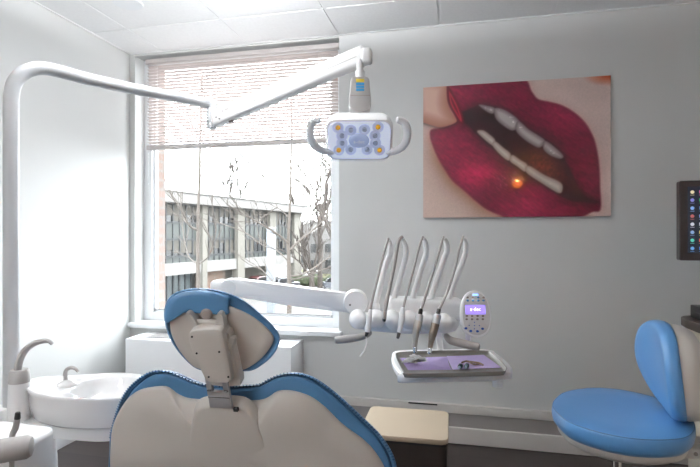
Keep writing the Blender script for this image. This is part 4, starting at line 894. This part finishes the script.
bm = B(); box(bm, (q.x-.0135, q.y-.12, dz+.028), (q.x-.0115, q.y-.01, dz+.031)); fin('slot', bm, M_dgrey, t)
# monitor
md = 1.95
tl, bl = P(678.5, 180.8, md), P(680.5, 260.5, md)
mh = tl.z-bl.z; my_ = Vector((tl.x+bl.x, tl.y+bl.y, 0))/2
mx = Vector((math.cos(math.radians(-12)), math.sin(math.radians(-12)), 0))
mx = Vector((CS, SN, 0)).lerp(Vector((1, 0, 0)), 1.2).normalized(); mn = Vector((mx.y, -mx.x, 0)); wm = mh*1.62
MM = frame(Vector((my_.x, my_.y, bl.z)), mx, Zv, mn)
mo_c = MM @ Vector((wm/2, 0, -.06))
t = thing('computer_monitor', (mo_c.x, mo_c.y, dz), 'black framed flat computer monitor with icon columns cut by right edge', 'monitor')
bm = B(); prism(bm, rrect(wm, mh, .008, cx=wm/2, cy=mh/2), MM, -.035, .0, bev=.003); fin('bezel', bm, mat('bezel', (38, 30, 30), .3, var=.03), t)
bm = B(); box(bm, (.028, .030, -.001), (wm-.028, mh-.024, .0012), M=MM); scr = fin('screen', bm, mat('screen_dark', (12, 16, 24), .25, var=.1, emit=(24, 32, 44), estr=.8), t)
icols = [((200, 190, 150), (190, 170, 90)), ((120, 120, 190), (200, 90, 70)), ((120, 160, 210), (60, 120, 190)), ((170, 90, 90), (190, 90, 140)), ((200, 200, 210), (30, 150, 90)), ((120, 150, 190), (70, 110, 150)), ((90, 190, 170), (120, 140, 190)), ((90, 140, 190), (150, 150, 160))]
for c in range(3):
    for r in range(8):
        cc_ = icols[(r+c*3) % 8][c % 2]; x = .028+.016+c*.030; y = mh-.024-.022-r*(mh-.085)/7.3
        bm = B(); 
        if (r*3+c) % 3: box(bm, (x-.0065, y-.0055, .0010), (x+.0065, y+.0065, .0020), bev=.0004, M=MM)
        else: lathe(bm, [(.0068, .001), (.0068, .002), (.0001, .0021)], 16, MM @ Matrix.Translation((x, y, 0)))
        box(bm, (x-.007, y-.0125, .0010), (x+.007, y-.0112, .0016), M=MM)
        fin('screen_icon', bm, mat('icon_%d_%d_%d' % cc_, cc_, .4, var=0, emit=cc_, estr=.45), scr)
bm = B(); tube(bm, [Vector((mo_c.x, mo_c.y, dz+.01)), Vector((mo_c.x, mo_c.y, bl.z+.12))], .016, 16); box(bm, (-.02, -.02, -.03), (.02, .05, .03), M=frame(Vector((mo_c.x, mo_c.y, bl.z+.13)), mx, mn, Zv)); fin('stand', bm, M_black, t)
bm = B(); lathe(bm, [(.001, 0), (.10, 0), (.10, .008), (.02, .014), (.001, .014)], 30, Matrix.Translation((mo_c.x, mo_c.y, dz))); fin('stand_base', bm, M_black, t)
# added out-of-frame fill lights to brighten the room; wall lamp behind the photographer
M_emit = mat('fill_glow_down', (255, 255, 255), .5, var=0, emit=(250, 252, 255), estr=DNS)
M_up = mat('fill_glow_up', (255, 255, 255), .5, var=0, emit=(250, 252, 255), estr=UPS)
def linear_fill(x, y, L, lab, zl=2.16, w=.17):
    t = thing('fill_pendant', (x, y, zl), lab, 'fill light')
    bm = B(); box(bm, (x-w/2, y-L/2, zl), (x+w/2, y+L/2, zl+.05), bev=.004); fin('housing', bm, M_tbar, t)
    bm = B(); box(bm, (x-w/2+.015, y-L/2+.02, zl-.004), (x+w/2-.015, y+L/2-.02, zl+.001)); fin('lower_fill_glow', bm, M_emit, t)
    bm = B(); box(bm, (x-w/2+.015, y-L/2+.02, zl+.049), (x+w/2-.015, y+L/2-.02, zl+.054)); fin('upper_fill_glow', bm, M_up, t)
    for s in (-1, 1):
        bm = B(); tube(bm, [(x, y+s*(L/2-.1), zl+.05), (x, y+s*(L/2-.1), ZC)], .0015, 6); fin('cable', bm, M_metal, t)
linear_fill(-.95, 1.5, .8, 'added unseen linear fill light hanging near the ceiling between camera and window', zl=2.24)
linear_fill(-1.45, -1.2, 1.4, 'added unseen linear fill light behind the camera by the rear wall')
wl_ = thing('wall_lamp', (.98, YR+.06, 2.0), 'small warm wall lamp with bowl shade on rear wall', 'lamp')
lc = Vector((.915, YR+.07, 2.03))
bm = B(); lathe(bm, [(.02, -.05), (.055, -.03), (.075, .02), (.078, .05), (.072, .05), (.05, -.02), (.001, -.03)], 28, Matrix.Translation(lc)); fin('bowl_shade', bm, mat('amber_glass', (255, 190, 110), .5, var=0, emit=(255, 130, 40), estr=26), wl_)
bm = B(); lathe(bm, [(.001, -.03), (.02, -.015), (.026, .012), (.02, .035), (.001, .045)], 20, Matrix.Translation(lc+Vector((0, .0, .03)))); fin('bulb', bm, mat('bulb_glow', (255, 240, 200), .5, var=0, emit=(255, 206, 130), estr=260), wl_)
bm = B(); box(bm, (lc.x-.03, YR+.001, lc.z-.09), (lc.x+.03, YR+.012, lc.z+.03), bev=.004); tube(bm, [(lc.x, YR+.01, lc.z-.07), (lc.x, lc.y, lc.z-.07), (lc.x, lc.y, lc.z-.03)], .007, 10, k=4); fin('mount', bm, M_metal, wl_)
# ================================================================== EXTERIOR
KS = 50/28.0; GZ = CZ-7.0
M_conc = mat('pale_concrete', (104, 102, 100), .85, var=.05, scale=.6)
M_conc2 = mat('pillar_concrete', (94, 91, 85), .85, var=.05, scale=.6)
M_mull = mat('window_mullion', (38, 40, 42), .6, var=.03)
M_span = mat('spandrel_green', (46, 50, 47), .5, var=.06, scale=.5)
M_pane = mat('dark_office_glass', (28, 28, 30), .25, var=.5, scale=.35)
M_pblind = mat('office_blinds', (62, 58, 52), .7, var=.12, scale=.5)
M_extbrick = brick_mat('facade_brick', (104, 80, 68), (94, 72, 60), (104, 100, 92), .6, .2, .03, rot=(PI/2, 0, 0))
M_ground = mat('street_asphalt', (74, 72, 70), .9, var=.08, scale=.3)
M_grass = mat('winter_grass', (78, 76, 50), .95, var=.2, scale=.8)
M_bark = mat('pale_bark', (56, 50, 45), .9, var=.15, scale=8)
M_bark2 = mat('far_bark', (52, 46, 42), .95, var=.1, scale=2)
bm = B(); box(bm, (-260, 3.6, GZ-.3), (120, 320, GZ)); fin('ground', bm, M_ground, kind='structure')
def fac(px, py): return P(px, py, 28*KS*395/(560.0-px))
fA, fB = fac(140, 235), fac(299, 235)
fT = (fB-fA).normalized(); fN = Vector((fT.y, -fT.x, 0)); 
if (CAM-fA).dot(fN) < 0: fN = -fN
MF = frame(Vector((fA.x, fA.y, CZ)), fT, -fN, Zv)     # x along facade, y into the building, z from eye level
if MF.to_3x3().determinant() < 0: pass
def fs(px): return (fac(px, 235)-fA).dot(fT)
Lf = fs(299)
z_ = lambda v: v*KS
ob_ = thing('office_building', (fA.x, fA.y, GZ), 'pale concrete office building with grey ribbon windows across the street outside the window', 'building')
bm = B(); box(bm, (-6, .5, z_(-2.35)), (Lf, 16, z_(2.0)), M=MF); box(bm, (-6, 5.5, -7), (Lf-1, 16, z_(-2.35)), M=MF); fin('wall', bm, M_conc2, ob_)
bm = B(); box(bm, (-6, -1.3, z_(1.84)), (Lf+1.2, 17, z_(2.46)), bev=.08, M=MF); box(bm, (-6, -1.5, z_(2.44)), (Lf+1.4, 17, z_(2.52)), bev=.04, M=MF); fin('roof', bm, M_conc, ob_)
bm = B(); box(bm, (-6, -.15, z_(-2.35)), (Lf, .5, z_(-1.64)), M=MF); fin('floor_band', bm, M_conc, ob_)
pil = [(158, 160.5), (200.2, 205), (235.7, 242.6), (268, 274), (292.5, 299)]
for a, b_ in pil:
    bm = B(); box(bm, (fs(a), -.35, -7), (fs(b_), .5, z_(1.86)), M=MF); fin('pillar', bm, M_conc2, ob_)
for i in range(4):
    a, b_ = fs(pil[i][1]), fs(pil[i+1][0])
    bm = B(); nm = 6
    for j in range(nm+1):
        x = a+(b_-a)*j/nm; box(bm, (x-.07, .16, z_(-1.64)), (x+.07, .45, z_(1.84)), M=MF)
    for zz in (1.80, .76, .68, -.22, -.30, -1.25, -1.33): box(bm, (a, .14, z_(zz)-.05), (b_, .45, z_(zz)+.05), M=MF)
    wf = fin('window', bm, M_mull, ob_)
    bm = B(); box(bm, (a, .30, z_(.72)), (b_, .48, z_(1.82)), M=MF); box(bm, (a, .30, z_(-1.29)), (b_, .48, z_(-.26)), M=MF); fin('pane', bm, M_pane, wf)
    bm = B()
    rs = random.Random(i+3)
    for j in range(nm):
        x0, x1 = a+(b_-a)*j/nm+.1, a+(b_-a)*(j+1)/nm-.1
        h = rs.choice([.55, .7, .9, .97, .6]); box(bm, (x0, .26, z_(1.82-1.1*h)), (x1, .295, z_(1.80)), M=MF)
        h = rs.choice([0.25, .6, .97, .97, .8]); box(bm, (x0, .26, z_(-.26-1.03*h)), (x1, .295, z_(-.28)), M=MF)
    fin('blind', bm, M_pblind, wf)
    bm = B(); box(bm, (a, .24, z_(-.26)), (b_, .48, z_(.72)), M=MF); box(bm, (a, .24, z_(-1.64)), (b_, .48, z_(-1.29)), M=MF); fin('spandrel_panel', bm, M_span, wf)
bm = B(); box(bm, (fs(206), 1.2, -7), (fs(233), 1.6, z_(-2.35)), M=MF); fin('brick_panel', bm, M_extbrick, ob_)
bm = B(); box(bm, (fs(162), 1.2, -7), (fs(199), 1.5, z_(-2.35)), M=MF); sf = fin('storefront', bm, mat('store_glass', (62, 68, 70), .3, var=.5, scale=.4), ob_)
bm = B()
for j in range(7): x = fs(162)+(fs(199)-fs(162))*j/6; box(bm, (x-.08, 1.05, -7), (x+.08, 1.25, z_(-2.35)), M=MF)
fin('storefront_frame', bm, M_mull, sf)
bm = B(); c = fac(180, 187)
box(bm, (fs(176.5), 4, z_(2.5)), (fs(181.5), 6.5, z_(3.15)), M=MF); fin('chimney', bm, M_extbrick, ob_)
bm = B(); box(bm, (fs(175.7), 3.8, z_(3.15)), (fs(182.4), 6.8, z_(3.24)), M=MF); fin('chimney_cap', bm, M_conc, ob_)
bm = B(); box(bm, (fs(180), 6, z_(2.5)), (fs(192), 12, z_(3.12)), bev=.1, M=MF); fin('roof_unit', bm, M_conc, ob_)
bm = B(); box(bm, (fs(191), 5, z_(2.5)), (fs(208), 11, z_(3.0)), bev=.1, M=MF); fin('roof_unit', bm, mat('pale_green_metal', (128, 138, 130), .6, var=.03), ob_)
# utility pole with pale sleeve
up_ = P(271, 240, 26)
t = thing('utility_pole', (up_.x, up_.y, GZ), 'pale blue-grey square post standing on the street before the office building', 'post')
bm = B(); zz = P(271, 229, 26).z; s2_ = 3.6*26/F; box(bm, (up_.x-s2_, up_.y-s2_, GZ), (up_.x+s2_, up_.y+s2_, zz), bev=.03); fin('post_body', bm, mat('post_paint', (80, 84, 90), .6, var=.03), t)
bm = B(); box(bm, (up_.x-s2_*1.15, up_.y-s2_*1.15, zz), (up_.x+s2_*1.15, up_.y+s2_*1.15, zz+.10), bev=.03); fin('post_cap', bm, M_conc, t)
# trees
def limb(bm, pts, r0, r1, n=6): tube(bm, pts, [r0, (r0+r1)/2, r1], n, k=4)
def grow(bm, rs, p, d, L, r, lev, spread=.6, minr=.006, up=.25):
    pts = [p]; q = p.copy(); dd = d.copy()
    for i in range(3):
        dd = (dd+Vector((rs.uniform(-1, 1), rs.uniform(-1, 1), rs.uniform(-.5, 1)*up))*.16).normalized(); q = q+dd*L/3; pts.append(q.copy())
    tube(bm, pts, [r, r*.8, r*.62, r*.5], 5 if lev < 2 else 4, cap=False)
    if lev <= 0: return
    for i in range(rs.choice([2, 3, 3])):
        k = rs.choice([1, 2, 3, 3]); nd = (dd+Vector((rs.uniform(-1, 1), rs.uniform(-1, 1), rs.uniform(-.3, .9)))*spread).normalized()
        grow(bm, rs, pts[k], nd, L*rs.uniform(.6, .85), max(minr, r*.5), lev-1, spread, minr, up)
def tree(label, seed, base, h, r, lev, m, paths=None, d=None, spread=.6, minr=.006, twig=True, grp=None):
    rs = random.Random(seed)
    t = thing('bare_tree', base, label, 'tree', grp)
    bm = B(); trunk_top = base+Vector((0, 0, h*.5))
    if paths:
        tr = [P(x, y, d) for x, y in paths[0][0]]; tube(bm, [Vector((tr[0].x, tr[0].y, GZ))]+tr, [max(v*.72, .030) for v in paths[0][1]], 8, k=4); fin('trunk', bm, m, t)
        bm = B()
        for pts, rad, *dof in paths[1:]:
            dd = dof[0] if dof else 0; n = len(pts)
            q = [P(x, y, d+dd*i/(n-1)) for i, (x, y) in enumerate(pts)]; rad = [max(v*.62, .013) for v in rad]; tube(bm, q, rad, 6, k=4)
            if twig:
                for j in range(1, n):
                    for _ in range(2):
                        dv = ((q[j]-q[j-1]).normalized()+Vector((rs.uniform(-1, 1), rs.uniform(-1, 1), rs.uniform(-.2, 1)))*.6).normalized(); grow(bm, rs, q[j], dv, rs.uniform(.4, .9), rad[-1]*.8, 1, .5, minr)
        fin('branches', bm, m, t)
    else:
        tube(bm, [base, base+Vector((0, 0, h*.18)), base+Vector((rs.uniform(-.2, .2), 0, h*.36))], [r*1.2, r, r*.8], 8); fin('trunk', bm, m, t)
        bm = B()
        for i in range(6):
            a = rs.uniform(0, 2*PI); grow(bm, rs, base+Vector((0, 0, h*rs.uniform(.24, .36))), Vector((math.cos(a)*.55, math.sin(a)*.55, 1)).normalized(), h*.26, r*.55, lev, spread, minr)
        fin('branches', bm, m, t)
    return t
d1 = 11
tree('slim bare street tree with one straight trunk, left one in the window', 11, P(198, 400, d1), 1, 1, 1, M_bark,
     [([(198, 330), (198.5, 300), (198, 260), (198, 220), (199.5, 180), (200, 150), (201, 110), (202, 75)], [.075, .07, .066, .058, .05, .035, .025, .015, .01]),
      ([(197, 230), (190, 226), (181, 210), (172, 196), (166, 182), (160, 170)], [.045, .035, .03, .02, .012], -1.5),
      ([(195.5, 229), (186, 222), (182, 210), (180, 196)], [.03, .022, .014], 1),
      ([(197.5, 264), (190, 258), (185, 244), (183, 230)], [.03, .02, .012], 1),
      ([(199, 264), (208, 257), (213, 244), (216, 230)], [.028, .018, .01], -1),
      ([(200, 180), (206, 160), (212, 140), (215, 118)], [.02, .014, .008], 1),
      ([(200, 150), (194, 130), (186, 108)], [.018, .012, .007], -1)], d=d1, minr=.007)
tree('taller bare street tree with many pale branches, right one in the window', 23, P(290, 400, d1), 1, 1, 1, M_bark,
     [([(289, 330), (289.5, 300), (289, 270), (288.5, 240), (289.5, 215), (290.5, 190), (291, 160), (292, 130), (291, 100), (292, 75)], [.10, .095, .09, .08, .06, .05, .04, .03, .02, .012, .008]),
      ([(289, 244), (280, 236), (268, 228), (252, 219), (240, 212), (228, 205)], [.06, .045, .04, .03, .02, .012], -1.2),
      ([(290, 250), (300, 240), (312, 231), (322, 222), (333, 212), (345, 200)], [.055, .04, .03, .02, .012], 1.2),
      ([(290, 276), (300, 275), (314, 268), (328, 258), (345, 246)], [.055, .045, .035, .025, .02], 1.5),
      ([(290, 280), (304, 277), (320, 271), (340, 262)], [.035, .03, .02, .015], -1.5),
      ([(288, 290), (276, 284), (262, 270), (250, 262)], [.03, .02, .012], 1.5),
      ([(289, 262), (276, 250), (262, 245), (244, 232), (222, 224)], [.03, .022, .015, .01], 1.5),
      ([(291, 200), (283, 186), (268, 180), (250, 164), (236, 150)], [.03, .02, .016, .010], -1.5),
      ([(291, 190), (300, 172), (306, 155), (309, 140)], [.03, .02, .012], 1.2),
      ([(291, 165), (284, 150), (276, 132), (270, 112)], [.022, .014, .008], 1),
      ([(291, 220), (278, 208), (268, 214), (256, 222)], [.02, .014, .008], 1.2)], d=d1+1.8, minr=.007)
fb = 'bare trees in the distance'
for i, (px, d, h, sd, lab) in enumerate([(234, 102, 27, 5, 'distant bare tree rising behind the flat office roof'), (170, 86, 15.5, 9, 'faint distant bare tree behind the roof chimney'), (320, 62, 23, 14, 'wide bare tree beside the right window edge, nearer the houses'), (342, 44, 19, 18, 'bare tree half hidden by right window frame'), (305, 84, 16, 21, 'far bare tree standing between office building and white houses'), (312, 52, 9, 25, 'low bare tree in front of the white houses')]):
    b0 = P(px, 235, d); b0.z = GZ
    tree(lab, sd, b0, h, .30, 4 if i < 2 else 3, M_bark2, spread=.55, minr=.075 if d > 80 else .045, grp=None)
# houses
def house(px, d, w, dp_, hw, hr, yawd, label, wallm):
    c = P(px, 235, d); c.z = GZ
    Mq = Matrix.Translation(c) @ Matrix.Rotation(math.radians(yawd), 4, 'Z')
    t = thing('house', c, label, 'house')
    bm = B(); box(bm, (-w/2, -dp_/2, 0), (w/2, dp_/2, hw), M=Mq)
    loft(bm, [[Mq @ Vector((x, y, z)) for x, z in ((-w/2, hw), (w/2, hw), (0, hw+hr))] for y in (-dp_/2, dp_/2)]); fin('wall', bm, wallm, t)
    bm = B()
    for s in (-1, 1):
        loft(bm, [[Mq @ Vector(v) for v in ((s*(w/2+.4), y, hw-.35), (s*(w/2+.4), y, hw-.1), (0, y, hw+hr+.25), (0, y, hw+hr))] for y in (-dp_/2-.4, dp_/2+.4)])
    fin('roof', bm, mat('roof_shingle', (110, 107, 105), .9, var=.1, scale=1), t)
    for fx in (-.28, 0, .28):
        for z in (1.0, 3.9):
            if z+1.6 > hw: continue
            bm = B(); box(bm, (w*fx-.5, -dp_/2-.06, z), (w*fx+.5, -dp_/2+.02, z+1.5), M=Mq); wn = fin('window', bm, M_mull, t)
            bm = B(); box(bm, (w*fx-.9, -dp_/2-.08, z), (w*fx-.55, -dp_/2, z+1.5), M=Mq); box(bm, (w*fx+.55, -dp_/2-.08, z), (w*fx+.9, -dp_/2, z+1.5), M=Mq); fin('shutter', bm, M_pane, wn)
    bm = B(); box(bm, (w*.2, 0, hw+.2), (w*.2+.9, .9, hw+hr+1.2), M=Mq); fin('chimney', bm, M_extbrick, t)
M_sid = mat('white_siding', (100, 98, 97), .8, var=.03, scale=.5)
house(309, 112, 10, 10, 7, 3.2, 28, 'white gabled house across the street beside the office building', M_sid)
house(328, 92, 9, 9, 6.4, 3.0, 20, 'second white house near the right window edge', M_sid)
house(362, 80, 8, 9, 5.5, 2.6, 20, 'lower pale house mostly hidden by right window frame', M_sid)
# hedge, lawn
def patch(name, pts, z, m, lab, cat):
    bm = B(); v = [onZ(x, y, z) for x, y in pts]; loft(bm, [[p-Zv*.25 for p in v], v]); o = fin(name, bm, m); return tag(o, lab, cat)
bm = B(); v = [onZ(x, y, GZ+.06) for x, y in [(300, 270), (350, 262), (360, 283), (318, 285)]]; loft(bm, [[p-Zv*.1 for p in v], v]); g_ = fin('lawn', bm, M_grass, kind='structure')
t0 = P(312, 262, 66); bm = B(); rs = random.Random(4)
for i in range(26):
    bmesh.ops.create_icosphere(bm, subdivisions=2, radius=rs.uniform(.5, .8), matrix=Matrix.Translation((t0.x+i*.34-4, t0.y+i*.1+rs.uniform(-.3, .3), GZ+.6+rs.uniform(-.1, .3))))
for v in bm.verts: v.co += Vector((rs.uniform(-.09, .09), rs.uniform(-.09, .09), rs.uniform(-.09, .09)))
tag(fin('hedge', bm, mat('hedge_green', (44, 50, 32), .95, var=.3, scale=3), sharp=20), 'low dark green clipped hedge in front of the white houses', 'hedge')
# cars
def car(px, d, yawd, rgb, label, y_=None):
    c = P(px, 235, d); c.z = GZ
    Mq = Matrix.Translation(c) @ Matrix.Rotation(math.radians(yawd), 4, 'Z')
    t = thing('car', c, label, 'car')
    side = [(-2.2, .35), (-2.25, .75), (-2.05, .98), (-1.2, 1.05), (1.55, 1.02), (2.15, .9), (2.25, .65), (2.2, .35)]
    m = mat('car_paint_%d_%d_%d' % rgb, rgb, .25, var=.02, coat=.6)
    bm = B(); loft(bm, [[Mq @ Vector((x*(1-.01*k), y, .35+(z-.35)*(1-.03*k))) for x, z in side] for y, k in ((-.9, 3), (-.82, 0), (.82, 0), (.9, 3))]); fin('body', bm, m, t)
    cab = [(-2.0, 1.0), (-1.75, 1.55), (-1.4, 1.68), (.25, 1.68), (.6, 1.6), (1.25, 1.02)]
    bm = B(); loft(bm, [[Mq @ Vector((x*(1-.02*k)-.05*k*.2, y, 1+(z-1)*(1-.05*k))) for x, z in cab] for y, k in ((-.78, 2), (-.70, 0), (.70, 0), (.78, 2))]); fin('cabin', bm, m, t)
    for s in (-1, 1):
        bm = B(); w_ = [(-1.75, 1.08), (-1.6, 1.5), (-1.3, 1.58), (.25, 1.58), (.5, 1.5), (1.0, 1.08)]
        loft(bm, [[Mq @ Vector((x, s*y, z)) for x, z in w_] for y in (.74, .80)]); fin('side_window', bm, M_pane, t)
    bm = B(); loft(bm, [[Mq @ Vector(v) for v in ((-2.02, y, 1.05), (-1.80, y, 1.5), (-1.84, y, 1.5), (-2.07, y, 1.05))] for y in (-.62, .62)]); fin('rear_window', bm, M_pane, t)
    for x in (-1.4, 1.4):
        for s in (-1, 1):
            bm = B(); tube(bm, [Mq @ Vector((x, s*.72, .34)), Mq @ Vector((x, s*.92, .34))], .34, 20); wh = fin('wheel', bm, M_black, t)
            bm = B(); tube(bm, [Mq @ Vector((x, s*.91, .34)), Mq @ Vector((x, s*.93, .34))], .2, 14); fin('hubcap', bm, M_metal, wh)
    for s in (-1, 1):
        bm = B(); box(bm, (-2.27, s*.7-.12, .75), (-2.1, s*.7+.12, .92), M=Mq); fin('tail_light', bm, mat('tail_red', (150, 40, 36), .3, var=.02), t)
car(250, 57, 75, (44, 44, 48), 'black car parked under the office building, left of the post')
car(262, 64, 75, (70, 40, 40), 'dark maroon car parked farther back under the office building')
car(284, 62, 70, (50, 50, 54), 'dark car parked behind the right-hand tree trunk')
car(311, 76, 120, (170, 170, 172), 'white car on the street in front of the lawn')
car(336, 62, 150, (90, 92, 98), 'grey car parked by the houses at the right window edge')
# ================================================================== LIGHT
w = bpy.data.worlds.new('overcast'); SC.world = w; w.use_nodes = True; nt = w.node_tree; nt.nodes.clear()
o = nt.nodes.new('ShaderNodeOutputWorld'); bg = nt.nodes.new('ShaderNodeBackground'); tcw = nt.nodes.new('ShaderNodeTexCoord')
mpw = nt.nodes.new('ShaderNodeMapping'); mpw.inputs['Scale'].default_value = (1, 1, 3)
nz = nt.nodes.new('ShaderNodeTexNoise'); nz.inputs['Scale'].default_value = 2.5; nz.inputs['Detail'].default_value = 5
rp = nt.nodes.new('ShaderNodeValToRGB'); rp.color_ramp.elements[0].color = (.80, .86, .93, 1); rp.color_ramp.elements[1].color = (1, 1, 1, 1); rp.color_ramp.elements[0].position = .35; rp.color_ramp.elements[1].position = .6
nt.links.new(tcw.outputs['Generated'], mpw.inputs[0]); nt.links.new(mpw.outputs[0], nz.inputs['Vector']); nt.links.new(nz.outputs['Fac'], rp.inputs['Fac']); nt.links.new(rp.outputs['Color'], bg.inputs['Color'])
bg.inputs['Strength'].default_value = SKY; nt.links.new(bg.outputs[0], o.inputs[0])
ld = bpy.data.lights.new('window_portal', 'AREA'); ld.shape = 'RECTANGLE'; ld.size = GX1-GX0; ld.size_y = GZ1-GZ0
ld.cycles.is_portal = True
lo_ = bpy.data.objects.new('window_portal', ld); COL.objects.link(lo_); lo_.location = ((GX0+GX1)/2, YB+.30, (GZ0+GZ1)/2); lo_.rotation_euler = (-PI/2, 0, 0)
# ================================================================== CAMERA
cd_ = bpy.data.cameras.new('camera'); cam = bpy.data.objects.new('camera', cd_); COL.objects.link(cam)
cd_.sensor_width = 36; cd_.lens = F/700*36; cd_.clip_start = .02; cd_.clip_end = 600; cd_.shift_y = (HY-233.5)/700
cam.location = CAM; cam.rotation_euler = (PI/2, 0, YAW); SC.camera = cam
SC.view_settings.view_transform = 'Standard'; SC.view_settings.look = 'None'; SC.view_settings.gamma = 1; SC.view_settings.use_curve_mapping = False
SC.view_settings.exposure = 0.3
